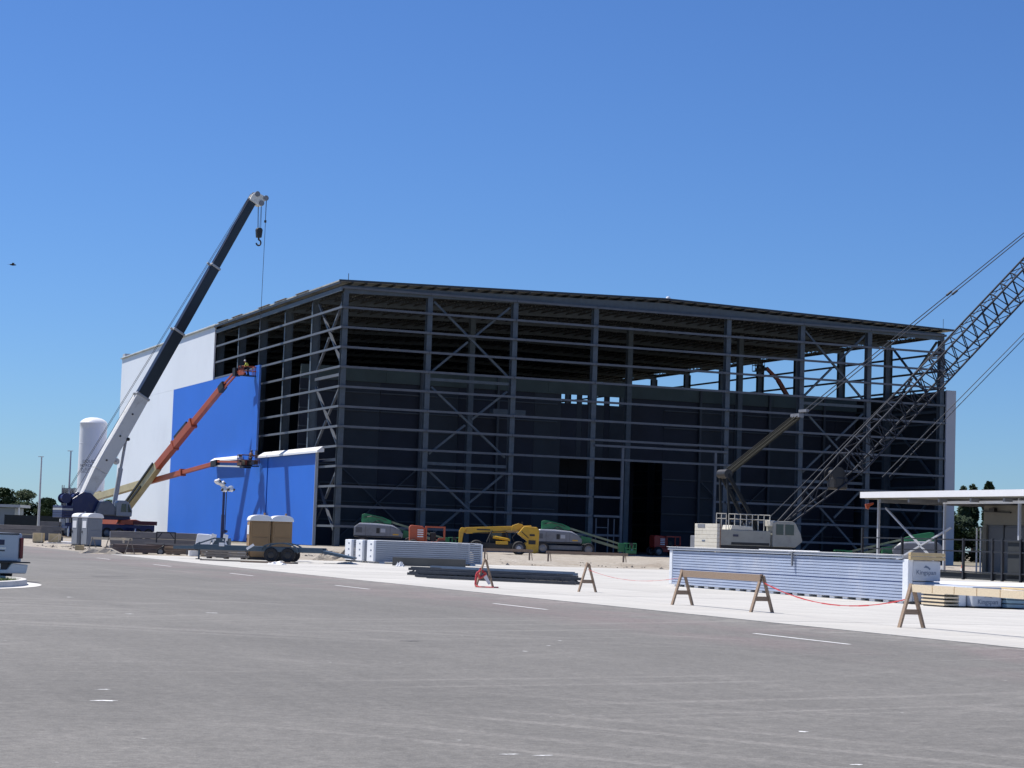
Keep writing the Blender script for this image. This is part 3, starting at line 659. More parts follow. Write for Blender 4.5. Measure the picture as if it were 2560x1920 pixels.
# boom head with sheaves
hd = b1
MB().prism([(hd.x - .75, hd.z - .35), (hd.x - .35, hd.z + .45), (hd.x + .35, hd.z + .75), (hd.x + 1.7, hd.z + .30), (hd.x + 1.95, hd.z - .05), (hd.x + 1.5, hd.z - .15), (hd.x + 1.1, hd.z - .95), (hd.x + .7, hd.z - 1.0), (hd.x + .1, hd.z - .75)], hd.y - .5, hd.y + .5).build('boom_head', WPAINT, CR, bev=.05)
for x, z in ((.3, .55), (1.55, .15), (.95, -.6)):
    MB().lathe([(0, -.62), (.36, -.62), (.36, -.5), (.28, -.45), (.28, .45), (.36, .5), (.36, .62), (0, .62)], (hd.x + x, hd.y, hd.z + z), 16, 'y').build('sheave', HOODG, CR, True)
# ropes and hook block
hk = Vector((hd.x + 1.0, hd.y, hd.z - 4.4)); rp = MB()
for dx, dy in ((-.32, -.3), (-.1, .3), (.15, -.3), (.35, .3)): rp.tube((hd.x + .95 + dx, hd.y + dy, hd.z - .6), (hk.x + dx * .7, hk.y + dy, hk.z + .5), .03, n=5)
rp.build('hoist_rope', ROPEM, CR)
hbk = MB().prism([(hk.x - .42, hk.z + .35), (hk.x - .25, hk.z + .6), (hk.x + .25, hk.z + .6), (hk.x + .42, hk.z + .35), (hk.x + .3, hk.z - .7), (hk.x - .3, hk.z - .7)], hk.y - .3, hk.y + .3).build('hook_block', BLACKM, CR, bev=.06)
pts = [Vector((hk.x + .34 * math.sin(a), hk.y, hk.z - 1.35 - .38 * math.cos(a) * -1)) for a in [math.radians(x) for x in range(0, 290, 29)]]
MB().path(pts, .11, 8).build('hook', BLACKM, hbk, True); MB().tube((hk.x, hk.y, hk.z - .65), (hk.x, hk.y, hk.z - 1.0), .12).build('hook_shank', BLACKM, hbk)
rope_end = Matrix.Rotation(-math.radians(33), 3, 'Z') @ (S(-.95, 33.6, 23.15) - Vector((-50.75, 251.25, 0)))
MB().tube((hd.x + 1.9, hd.y, hd.z), rope_end, .035, n=5).build('load_rope', ROPEM, CR)
MB().tube((hd.x + 1.85, hd.y, hd.z), (hd.x + 1.85, hd.y, hd.z - 2.7), .03, n=5).build('limit_rope', ROPEM, CR)
MB().tube((hd.x + 1.85, hd.y, hd.z - 2.7), (hd.x + 1.85, hd.y, hd.z - 3.0), .16, n=8).build('limit_weight', BLACKM, CR)
bk = MB()
for dy in (-.2, .25): bk.tube((-4.4, dy, 5.3), (hd.x - .3, hd.y + dy, hd.z + .6), .03, n=5)
bk.tube((-3.2, .2, 5.4), tuple(b0 + bd * 14.7 - per * 1.05), .03, n=5)
bk.build('winch_rope', ROPEM, CR)
for t in (14.7, 24.5, 34.5): MB().bar(b0 + bd * t - per * .7, b0 + bd * t - per * 1.15, .25, .2).build('rope_guide', GPAINT, CR)

# --- the blue panel the crane is setting, and the loose flashing held by the second lift
pn = thing('hoisted_panel', 'tall blue wall panel hung on the crane rope beside the upper basket', 'wall panel', S(-1.0, 32.6, 0), YAW)
MB().box(-.1, .12, -.2, 2.2, 11.95, 23.1).build('panel_face', BLUEP, pn)
MB().box(-.12, .14, -.26, -.205, 11.95, 23.1).build('panel_edge', BLUEE, pn)
fl = MB().prism([(-.35, -.10), (-.35, .12), (.25, .52), (.42, .52), (.42, -.02), (.2, -.04)], 0, 15.2, 'y').build('flashing_strip', FLASH)
fl.location = S(-.95, 41.3, 11.0); fl.rotation_euler = (0, 0, YAW); tag(fl, 'long loose white flashing strip held against the blue wall left of the lower basket', 'flashing')

# --- crawler crane with lattice boom
CC = thing('crawler_crane', 'beige crawler crane with dark lattice boom reaching up to the right', 'crane', (22.2, 186.0, 0), YAW)
for s in (-1, 1):
    tr = MB().prism([(-4.2, .45), (-3.7, .05), (3.7, .05), (4.2, .45), (4.2, .75), (3.7, 1.12), (-3.7, 1.12), (-4.2, .75)], s * 2.1 - .45, s * 2.1 + .45).build('crawler_track', BLACKM, CC, bev=.1)
MB().box(-2.6, 2.2, -1.7, 1.7, .5, 1.15).build('car_body', BEIGE, CC)
MB().box(-4.0, 3.5, -2.0, 1.55, 1.2, 1.62).build('upper_frame', BLACKM, CC)
for k in range(7): MB().box(-4.42, -4.12, -2.2, 2.2, 1.18 + .34 * k, 1.51 + .34 * k).build('counterweight_slab', BEIGE, CC, bev=.025)
MB().box(-4.45, -4.40, .2, 1.6, 3.2, 3.52).build('weight_recess', HOODG, CC)
MB().box(-4.3, -3.2, 2.25, 3.3, 1.3, 2.45).build('rear_box', HOODG, CC, bev=.05)
hs = MB().box(-4.115, -4.06, -2.24, -1.9, 1.18, 3.5).build('weight_edge', mat('rusty ladder paint', (0.30, 0.17, 0.11), .7, 0, .3, 3.0), CC)
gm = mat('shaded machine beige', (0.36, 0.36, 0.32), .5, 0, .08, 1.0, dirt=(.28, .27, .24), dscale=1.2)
hse = MB().box(-4.05, 1.15, -2.1, 1.6, 1.65, 3.05).build('machine_house', gm, CC, bev=.04)
MB().box(-2.9, 1.0, -2.13, -2.105, 1.72, 1.95).build('sill_gap', BLACKM, hse)
MB().prism([(-2.9, 3.06), (-.6, 3.06), (-.7, 3.42), (-2.8, 3.48)], -2.0, -.2).build('roof_hatch', BEIGE, hse, bev=.04)
MB().lathe([(0, -.9), (.48, -.9), (.48, -.8), (.36, -.78), (.36, .78), (.48, .8), (.48, .9), (0, .9)], (.1, 0, 3.5), 16, 'y').build('hoist_drum', BLACKM, hse, True)
MB().box(-2.75, -2.2, -2.125, -2.105, 2.45, 2.65).build('name_plate', PRINT, hse)
MB().box(-4.45, -4.425, .1, .7, 1.95, 2.07).build('name_plate', PRINTG, CC)
cb = MB().prism([(1.25, 1.62), (3.6, 1.62), (4.35, 2.2), (4.15, 2.9), (3.6, 3.85), (3.2, 4.0), (1.5, 4.0), (1.25, 3.8)], -2.35, -1.0).build('cab', gm, CC, bev=.08)
for a, b_ in (((1.55, 2.75), (2.3, 3.7)), ((2.5, 2.75), (3.4, 3.7))): MB().box(a[0], b_[0], -2.38, -2.34, a[1], b_[1]).build('window', GLASSM, cb)
MB().prism([(3.68, 1.9), (4.38, 2.25), (4.18, 2.95), (3.66, 3.75), (3.5, 3.7), (3.7, 2.2)], -2.2, -1.15).build('windscreen', GLASSM, cb)
MB().box(1.0, 1.5, -2.2, -1.2, 3.5, 4.04).build('cab_lamp_box', BEIGE, cb, bev=.04)
rl = MB()
for (x0, x1) in ((-5.0 + .8, -3.2), (-2.95, 1.3)):
    for z in (4.05, 4.5): rl.tube((x0, -1.6, z), (x1, -1.6, z), .04, n=6)
    n = max(2, int((x1 - x0) / .55))
    for i in range(n + 1):
        x = x0 + (x1 - x0) * i / n; rl.tube((x, -1.6, 3.05 if x0 > -3.5 else 3.05), (x, -1.6, 4.5), .04, n=6)
rl.build('guard_rail', BEIGE, CC)
# gantry (A frame)
SLATE0 = mat('gantry paint', (0.016, 0.02, 0.024), .7, spec=.2)
gn = MB(); gh = Vector((-2.66, 0, 8.15))
for y in (-.9, .9):
    gn.bar((.5, y, 3.2), (gh.x, y * .75, gh.z), .26, .3); gn.bar((-2.4, y, 3.2), (gh.x - .1, y * .75, gh.z), .16, .18)
for t in (.25, .5, .75): gn.bar(Vector((.5, -.85, 3.2)).lerp(Vector((gh.x, -.7, gh.z)), t), Vector((.5, .85, 3.2)).lerp(Vector((gh.x, .7, gh.z)), t), .12)
gn.build('gantry', SLATE0, CC)
MB().lathe([(0, -.8), (.42, -.8), (.42, .8), (0, .8)], tuple(gh), 16, 'y').build('gantry_sheave', BLACKM, CC, True)
br = Vector((5.22, 0, 13.9)); rv = MB()
for i in range(9):
    y = -.6 + .15 * i; zo = .28 * math.sin(i * 1.7)
    rv.tube((gh.x + .2, y, gh.z + zo), (br.x - .2, y, br.z + zo), .055, n=5)
rv.build('boom_hoist_rope', mat('greased wire rope', (0.055, 0.053, 0.04), .8, spec=.2), CC)
MB().bar(br + Vector((-.4, -.8, 0)), br + Vector((-.4, .8, 0)), .5, .35, (0, 0, 1)).build('bridle', HOODG, CC); MB().bar(br + Vector((.3, -.7, .5)), br + Vector((.3, .7, .5)), .3, .25).build('bridle', HOODG, CC)
SLATE = mat('dark slate boom paint', (0.022, 0.028, 0.042), .6, 0, .15, 1.0, spec=.25)
# lattice boom
foot = Vector((3.05, 0, 3.4)); s0 = Vector((10.8, 0, 9.87)); tip = Vector((49.8, 0, 48.2)); ad = (tip - s0).normalized(); an = Vector((-ad.z, 0, ad.x))
HB, WB = 1.12, 1.0
def chord(t, a, b_): return s0 + ad * t + an * (a * HB) + Vector((0, b_ * WB, 0))
TL = (tip - s0).length - 6
for a in (-1, 1):
    for b_ in (-1, 1):
        MB().tube(chord(0, a, b_), chord(TL, a, b_), .10, n=8).build('boom_chord', SLATE, CC, True)
        MB().tube(foot + Vector((0, b_ * .6, .0)) + an * (a * .18), chord(0, a, b_), .085, n=8).build('boom_chord', SLATE, CC, True)
        MB().tube(chord(TL, a, b_), tip + Vector((0, b_ * .4, 0)) + an * (a * .3), .085, n=8).build('boom_chord', SLATE, CC, True)
lc = MB(); n = int(TL / 1.6); st = TL / n
for i in range(n):
    t0, t1, tm = i * st, (i + 1) * st, (i + .5) * st
    for b_ in (-1, 1): lc.tube(chord(t0, -1, b_), chord(tm, 1, b_), .055, n=5); lc.tube(chord(tm, 1, b_), chord(t1, -1, b_), .055, n=5)
    for a in (-1, 1): lc.tube(chord(t0, a, -1), chord(tm, a, 1), .045, n=5); lc.tube(chord(tm, a, 1), chord(t1, a, -1), .045, n=5)
for t in (0, TL * .28, TL * .285, TL * .62, TL): 
    for (p_, q_) in (((-1, -1), (-1, 1)), ((-1, 1), (1, 1)), ((1, 1), (1, -1)), ((1, -1), (-1, -1))): lc.tube(chord(t, *p_), chord(t, *q_), .06, n=5)
for i in range(4):
    t0, t1 = i / 4, (i + 1) / 4
    for b_ in (-1, 1):
        A0 = (foot + Vector((0, b_ * .6, 0)) - an * .18).lerp(chord(0, -1, b_), t0); B1 = (foot + Vector((0, b_ * .6, 0)) + an * .18).lerp(chord(0, 1, b_), t1); lc.tube(A0, B1, .045, n=5)
lc.build('boom_lacing', SLATE, CC)
MB().box(8.6, 10.0, -.8, .8, 7.2, 8.4).build('boom_winch', BLACKM, CC, bev=.2)
MB().lathe([(0, -.75), (.7, -.75), (.7, -.65), (.45, -.6), (.45, .6), (.7, .65), (.7, .75), (0, .75)], (9.0, 0, 8.6), 16, 'y').build('boom_winch_drum', BLACKM, CC, True)
pd = MB()
for y in (-.55, .55): pd.tube(br + Vector((.2, y, .2)), tip + Vector((0, y * .6, .4)), .05, n=6)
pd.build('pendant', ROPEM, CC)
for y in (-.55, .55): MB().tube((br + Vector((.2, y, .2))).lerp(tip + Vector((0, y * .6, .4)), .36), (br + Vector((.2, y, .2))).lerp(tip + Vector((0, y * .6, .4)), .372), .12, n=8).build('pendant_socket', ROPEM, CC)
MB().tube((2.4, .3, 4.4), tip + Vector((.4, .3, .6)), .035, n=5).build('hoist_rope', ROPEM, CC)
lw = MB()
for y in (-.6, .6): lw.tube((14.6, y, 8.6), tip + Vector((2.2, y * .5, -4.6)), .04, n=5)
lw.build('hoist_rope', ROPEM, CC)
MB().box(tip.x - .5, tip.x + .8, -.5, .5, tip.z - .6, tip.z + .6).build('boom_point', SLATE, CC, bev=.1)

# --- parked green boom lifts
def green_lift(loc, rot, label):
    T_ = thing('boom_lift', label, 'boom lift', loc, rot, 'grey boom lifts with green booms')
    lift_base(T_, HOODG, -1.0, 4.6, .7)
    h = MB().prism([(-1.6, 1.25), (3.5, 1.25), (3.6, 1.7), (3.2, 2.15), (2.2, 2.5), (-1.2, 2.62), (-1.6, 2.3)], -1.3, 1.25).build('turntable_hood', HOODG, T_, bev=.1)
    MB().prism([(-1.2, 2.625), (2.2, 2.51), (3.1, 2.22), (2.4, 2.60), (.6, 2.74), (-1.0, 2.74)], -1.2, 1.15).build('hood_top', FLASH, h, bev=.03)
    MB().box(.75, 1.1, -1.33, -1.29, 1.7, 2.25).build('hood_vent', BLACKM, h); MB().box(1.2, 1.7, -1.33, -1.29, 1.8, 2.2).build('hood_decal', GREYP, h)
    MB().box(-1.58, 3.4, -1.335, -1.30, 1.28, 1.42).build('hood_skirt', BLACKM, h)
    for x in (-.4, 2.2): MB().box(x, x + .02, -1.32, -1.30, 1.4, 2.45).build('panel_seam', BLACKM, h)
    for k in range(5): MB().box(-1.4, -.75, -1.325, -1.29, 1.75 + .11 * k, 1.80 + .11 * k).build('louvre', BLACKM, h)
    MB().box(2.5, 3.1, -1.33, -1.30, 1.55, 1.68).build('warning_decal', YELLOW, h)
    MB().path([(-.6, -.45, 3.3), (0.2, -.5, 3.5), (1.2, -.48, 3.3), (2.2, -.3, 2.9)], .04).build('hydraulic_hose', BLACKM, T_)
    MB().path([(.4, -.45, 2.8), (.9, -.6, 3.05), (1.5, -.45, 2.75)], .04).build('hydraulic_hose', BLACKM, T_)
    MB().prism([(-.85, 2.75), (-.85, 3.65), (-.5, 3.75), (1.4, 3.4), (2.3, 3.05), (2.3, 2.7), (.9, 2.72)], -.4, .4).build('boom_base', GREEN, T_, bev=.06)
    p, q = Vector((1.6, 0, 3.12)), Vector((8.1, 0, 1.35)); d = (q - p).normalized()
    boom_box(MB(), p, q, .22, .2).build('upper_boom', mat('pale green boom', (0.17, 0.20, 0.13), .5), T_)
    boom_box(MB(), p + Vector((0, 0, -.55)), q + Vector((-.1, 0, -.45)), .3, .28).build('lower_boom', mat('pale green boom', (0.17, 0.20, 0.13), .5), T_)
    MB().prism([(3.55, 1.3), (4.6, 1.3), (4.6, 1.95), (3.6, 2.1)], -.8, .8).build('boom_rest', GREEN, T_)
    MB().box(7.7, 8.4, -.4, .4, .55, 1.5).build('basket_mount', GREEN, T_, bev=.05)
    basket(T_, 9.0, 0, .4, 1.1, 2.2, GREEN, 1.1)
    return T_
GL = green_lift((-14.6, 214.5, .0), math.radians(3), 'grey boom lift with green boom parked behind the white panel bundles')
dup(GL, (4.6, 222.5, .0), math.radians(3), 'grey boom lift with green boom parked right of the yellow telehandler')
dup(GL, (44.5, 215.0, .0), math.radians(175), 'grey boom lift with green boom half hidden beneath the white canopy')

# --- orange compact machine between the first green lift and the telehandler
OM = thing('rough_terrain_forklift', 'small orange machine with louvred hood and open frame behind the white panel bundles', 'forklift', (-8.1, 205.0, 0), math.radians(4))
lift_base(OM, ORANGE, -1.7, 1.8, .6)
hh = MB().prism([(-1.8, 1.05), (-.2, 1.05), (-.2, 2.3), (-.5, 2.55), (-1.7, 2.65), (-1.85, 2.4)], -.8, .8).build('engine_hood', ORANGE, OM, bev=.1)
for k in range(4): MB().box(-1.0, -.4, -.84, -.79, 1.45 + .22 * k, 1.56 + .22 * k).build('louvre', FLASH, hh)
fr = MB()
for x in (-.1, 1.75):
    for y in (-.75, .75): fr.bar((x, y, 1.0), (x, y, 2.55), .14)
for y in (-.75, .75): fr.bar((-.15, y, 2.5), (1.8, y, 2.5), .16)
fr.bar((1.75, -.75, 2.5), (1.75, .75, 2.5), .16); fr.bar((-.1, -.75, 2.5), (-.1, .75, 2.5), .16); fr.build('cab_frame', ORANGE, OM)
MB().box(.3, .9, -.35, .35, 1.0, 1.95).build('seat', BLACKM, OM, bev=.1); MB().prism([(1.0, 1.05), (1.7, 1.05), (1.6, 1.45), (1.2, 1.4)], -.7, .7).build('front_cowl', ORANGE, OM)

# --- yellow telehandler
TH = thing('telehandler', 'yellow telehandler with lowered boom parked before the hangar front', 'telehandler', (-.8, 200.0, 0), math.radians(2))
for x in (-2.2, 2.0):
    for y in (-1.0, 1.0): wheel(TH, x, y, .68, .68, .5)
MB().box(-2.8, 2.6, -.65, .65, .6, 1.15).build('chassis', BLACKM, TH, bev=.05)
MB().prism([(1.7, .45), (2.4, .35), (3.6, .2), (3.9, .35), (3.95, 2.5), (3.7, 2.8), (2.4, 2.85), (1.8, 2.1), (2.8, 1.4)], -1.05, .95).build('rear_body', YELLOW, TH, bev=.1)
pA, pB = Vector((3.2, .1, 2.65)), Vector((-3.3, .1, 2.25))
boom_box(MB(), pA, pB, .5, .62).build('boom', YELLOW, TH, bev=.05); boom_box(MB(), pB + Vector((1.2, 0, .02)), pB + Vector((-.3, 0, -.02)), .4, .45).build('boom_nose', YELLOW, TH)
MB().prism([(1.2, 2.35), (2.3, 2.5), (2.35, 3.0), (1.9, 3.12), (1.3, 2.9)], -.3, .5).build('boom_knuckle', YELLOW, TH, bev=.05)
MB().prism([(-3.95, .95), (-3.65, .9), (-3.5, 2.0), (-3.2, 2.5), (-3.75, 2.55), (-3.95, 2.2)], -.3, .5).build('fork_carriage', YELLOW, TH, bev=.05)
for y in (-.35, .45): MB().box(-5.1, -3.8, y - .07, y + .07, .85, .93).build('fork', BLACKM, TH)
cbt = MB().prism([(-.9, 1.15), (.6, 1.15), (.7, 1.9), (.35, 2.45), (-.55, 2.45), (-.95, 1.8)], .2, 1.05).build('cab', BLACKM, TH, bev=.06)
MB().tube((1.1, -.45, 1.45), (-.6, -.45, 1.7), .16, n=10).build('lift_cylinder', YELLOW, TH, True)
MB().box(-.3, .9, -.95, -.6, 1.0, 1.3).build('battery_box', YELLOW, TH, bev=.04)
MB().bar((-1.2, -.6, 1.2), (-.7, -.3, 2.3), .12).build('hose_guard', BLACKM, TH); MB().bar((1.0, -.5, 1.2), (.7, -.3, 2.2), .16).build('hose_guard', BLACKM, TH)
for y in (-.55,): MB().path([(2.6, y - .15, 1.6), (1.9, y, 2.35), (.6, y + .3, 2.3), (-.9, y + .3, 2.15), (-2.6, y + .35, 2.0)], .035).build('hydraulic_hose', BLACKM, TH)
MB().path([(1.6, -.6, 1.2), (1.3, -.75, 1.7), (1.7, -.7, 2.2), (2.2, -1.07, 2.3), (2.9, -1.07, 1.7)], .04).build('hydraulic_hose', BLACKM, TH)
MB().box(2.9, 3.6, -1.075, -1.05, 1.1, 1.5).build('grille', BLACKM, TH); MB().box(3.0, 3.5, -1.075, -1.05, 1.9, 2.1).build('decal', BLACKM, TH); MB().box(-2.2, -.9, -.17, -.14, 2.33, 2.45).build('decal', BLACKM, TH)
MB().tube((2.3, .8, 2.6), (2.3, .8, 3.3), .06).build('exhaust', BLACKM, TH); MB().lathe([(0, 0), (.09, 0), (.07, .14), (0, .16)], (0, .6, 2.46), 10).build('beacon', ORANGE, TH, True)
MB().box(-.75, .3, .17, .195, 1.75, 2.35).build('cab_window', GLASSM, TH)
MB().lathe([(0, 0), (.22, 0), (.22, .06), (0, .08)], (1.95, -1.28, .68), 10, 'y').build('hub_cap', GREYP, TH)

# --- machines inside the hangar
RM = dup(OM, S(45.5, 6.5), math.radians(20), 'dark red machine deep in shade inside the hangar doorway')
for o in RM.children:
    if o.name.split('.')[0] in ('engine_hood', 'cab_frame', 'chassis', 'front_cowl') and o.type == 'MESH':
        o.data = o.data.copy(); o.data.materials.clear(); o.data.materials.append(REDM)
IL = thing('boom_lift', 'orange boom lift inside the hangar, seen against the sky through the open upper wall', 'boom lift', S(78.6, 33.0), YAW)
lift_base(IL, ORANGE)
MB().box(-1.4, 1.4, -1.0, 1.0, 1.1, 2.3).build('turntable_hood', ORANGE, IL, bev=.1)
i0, i1, i2, i3 = Vector((.6, 0, 2.2)), Vector((-.8, 0, 23.5)), Vector((-2.45, 0, 25.8)), Vector((-4.4, 0, 27.4))
boom_box(MB(), i0, i1, .6, .7).build('lower_boom', ORANGE, IL); boom_box(MB(), i1, i2, .5, .55).build('upper_boom', ORANGE, IL); boom_box(MB(), i2, i3, .42, .45).build('fly_boom', ORANGE, IL)
basket(IL, -5.7, 0, 26.9, 1.5, .9, BLACKM, 1.5)
MB().box(-5.0, -4.3, -.2, .2, 27.0, 27.5).build('basket_mount', BLACKM, IL)

# ================================================================== tank, poles, shed on the left
TK = thing('nitrogen_tank', 'tall white vertical tank lettered LIQUID NITROGEN behind the mobile crane', 'tank', (-65.74, 318.0, 0))
R = 1.93
prof = [(0, 16.85), (.6, 16.82), (1.1, 16.70), (1.5, 16.52), (1.8, 16.28), (R, 16.08), (R + .04, 16.02), (R, 15.95)] + [(R, 15.0 - i * 2.6) for i in range(6)] + [(R, 1.2), (1.5, .9), (0, .85)]
MB().lathe(prof, (0, 0, 0), 48).build('shell', TANKW, TK, True)
for z in (13.0, 7.2, 3.4): MB().lathe([(R, z), (R + .012, z + .02), (R + .012, z + .08), (R, z + .1)], (0, 0, 0), 48).build('weld_band', TANKW, TK, True)
MB().path([(1.2, -1.62, .9), (1.35, -1.75, 2.2), (1.35, -1.75, 5.2), (1.0, -1.62, 5.3)], .07).build('fill_pipe', GREYP, TK); MB().box(.5, 1.2, -2.3, -1.7, .8, 1.7).build('valve_box', HOODG, TK, bev=.04)
for a in (.6, 2.2, 3.75, 5.3): MB().box(1.5 * math.cos(a) - .12, 1.5 * math.cos(a) + .12, 1.5 * math.sin(a) - .12, 1.5 * math.sin(a) + .12, 0, 1.3).build('leg', TANKW, TK)
for body, size, z in (('LIQUID', .62, 10.45), ('NITROGEN', .58, 9.86)):
    o = text_part('lettering', body, size, PRINT, TK, (0, 0, 0), (0, 0, 0), .004)
    for vtx in o.data.vertices:
        x, y, zz = vtx.co; vtx.co = ((R + .01 + zz) * math.sin(x / R), -(R + .01 + zz) * math.cos(x / R), z + y)
for z in (9.38, 8.98):      # two further lines of print, too small to read
    bm_ = MB(); r = random.Random(int(z * 100)); x = -1.25
    while x < 1.15:
        w = r.uniform(.08, .2); 
        for t in (0, .07, .14):
            if r.random() < .75: bm_.add([((R + .012) * math.sin(xx / R), -(R + .012) * math.cos(xx / R), zz) for xx, zz in ((x, z - .13 + t * 1.6), (x + w, z - .13 + t * 1.6), (x + w, z - .08 + t * 1.6), (x, z - .08 + t * 1.6))], [(0, 1, 2, 3)])
        x += w + .05
    bm_.build('small_print', PRINT, TK)
TK.scale = (1.0966,) * 3
VP = thing('vaporizer', 'grey finned vaporizer stack standing left of the white tank', 'vaporizer', (-69.3, 319.0, 0)); VP.scale = (1.0966,) * 3
for i in range(6): MB().box(-.9 + .33 * i, -.75 + .33 * i, -.7, .7, .6, 6.5).build('fin', HOODG, VP)
for x in (-.9, .85):
    for y in (-.6, .6): MB().box(x - .05, x + .05, y - .05, y + .05, 0, 7.0 if x < 0 else 6.7).build('leg', STEELB, VP)
MB().box(-.95, .95, -.1, .1, 6.52, 6.62).build('header_pipe', HOODG, VP)
def pole(loc, h, label, m=WPAINT):
    o = thing('light_pole', label, 'light pole', loc, 0, 'white light poles at the left')
    MB().tube((0, 0, 0), (0, 0, h), .2, .10, 10).build('shaft', m, o, True)
    MB().box(-.5, .3, -.1, .1, h - .02, h + .08).build('luminaire', GREYP, o, bev=.03)
    MB().tube((0, 0, 0), (0, 0, .9), .28, n=10).build('base', CONC_K, o)
pole((-69.5, 300, 0), 11.4, 'white light pole standing in front of the far trees at left')
pole((-65.2, 300, 0), 12.4, 'thin light pole just left of the white tank', GREYP)
SH = thing('metal_shed', 'small grey shed with flat roof before the far trees at the left edge', 'shed', (-83.6, 330, 0))
MB().box(-4, 3.2, 0, 6, 0, 3.9).build('wall', SHEDG, SH); MB().box(-4.4, 4.2, -.6, 6.4, 4.0, 4.45).build('roof', GREYP, SH)
MB().box(3.9, 4.1, -.5, -.3, 0, 4.0).build('post', FLASH, SH); MB().box(-4.02, -2.4, -.04, 0, 0, 3.6).build('door', FLASH, SH)
SF = thing('screen_fence', 'dark fabric-covered site fence in front of the shed and trees at left', 'fence', (-80, 322, 0))
MB().box(0, 20, -.03, .03, .1, 2.75).build('fabric', HEDGEM, SF)
for i in range(8): MB().tube((i * 2.85, .05, 0), (i * 2.85, .05, 2.8), .06, n=6).build('post', FENCEM, SF)
# long stacks and crates beyond the road end
def stack(name, label, cat, loc, rot, lx, ly, layers, lh, m, group=None, gap=.03, n_y=1, jitter=.12, endm=None):
    T_ = thing(name, label, cat, loc, rot, group); r = random.Random(hash(label) % 1000)
    for x in (-lx * .38, 0, lx * .38): MB().box(x - .08, x + .08, -ly / 2, ly / 2, 0, .1).build('dunnage', WOOD, T_)
    for k in range(layers):
        for j in range(n_y):
            y0 = -ly / 2 + j * ly / n_y; dx = r.uniform(-jitter, jitter)
            MB().box(-lx / 2 + dx, lx / 2 + dx, y0 + .01, y0 + ly / n_y - .01, .1 + k * lh, .1 + (k + 1) * lh - gap).build('bundle', m, T_, bev=.015)
            if endm: MB().box(-lx / 2 + dx - .03, -lx / 2 + dx, y0 + .03, y0 + ly / n_y - .03, .1 + k * lh, .1 + (k + 1) * lh - gap - .02).build('bundle_end', endm, T_)
    return T_
stack('steel_stack', 'long grey-brown stack of steel behind the silver pickup', 'steel stack', (-48.5, 190.5, 0), .03, 11.2, 1.6, 3, .42, STEELB)
stack('block_stack', 'dark grey stack of blocks right of the pale crates', 'stack', (-39.6, 176.0, 0), .05, 1.6, 1.4, 4, .42, mat('dark grey block', (.13, .13, .135), .8, 0, .15, 2.0), None, .02, 3)
def crate(loc, rot, label, sx, h, open_=False):
    T_ = thing('wooden_crate', label, 'crate', loc, rot, 'pale crates by the road end')
    t = .05
    MB().box(-sx / 2, sx / 2, -.5, -.45, .12, h).build('side', CRATEM, T_); MB().box(-sx / 2, sx / 2, .45, .5, .12, h).build('side', CRATEM, T_)
    MB().box(-sx / 2, -sx / 2 + t, -.45, .45, .12, h).build('side', CRATEM, T_); MB().box(sx / 2 - t, sx / 2, -.45, .45, .12, h).build('side', CRATEM, T_)
    for x in (-sx / 2 + .1, 0, sx / 2 - .1): MB().box(x - .05, x + .05, -.5, .5, 0, .12).build('runner', WOOD, T_)
    for x in (-sx / 2, sx / 2 - .08): MB().box(x, x + .08, -.53, -.5, .12, h + .03).build('batten', WOODL, T_)
    if open_: MB().box(-sx / 2, sx / 2, -.3, .3, .12, .3).build('contents', BLACKM, T_); MB().bar((-sx / 2 + .1, -.54, .15), (sx / 2 - .1, -.54, h - .1), .02, .09).build('batten', WOODL, T_)
    else: MB().box(-sx / 2, sx / 2, -.5, .5, h, h + .04).build('lid', CRATEM, T_)
crate((-36.65, 158.5, 0), .05, 'closed pale wooden crate just right of the pickup tailgate', .75, .78)
crate((-35.6, 159.5, 0), .08, 'open pale wooden crate with dark contents beside the closed crate', .85, .80, True)
bp_ = MB().tube((0, 0, .16), (1.75, -.25, .10), .07, n=8).build('white_pipe', FLASH, None, True); bp_.location = (-35.6, 161.0, .0); tag(bp_, 'white pipe lying on the ground left of the grey toilets', 'pipe')
for i, (x, y, dx, lab) in enumerate([(-34.9, 158.0, 1.9, 'long pale board lying before the dark block stack'), (-30.1, 140.5, 1.6, 'pale plank lying at the foot of the grey toilets')]):
    o = MB().box(-dx / 2, dx / 2, -.14, .14, 0, .05).build('plank', PLAST if i == 0 else WOODL); o.location = (x, y, .06); o.rotation_euler = (0, -.06 if i else 0, .25); tag(o, lab, 'plank')

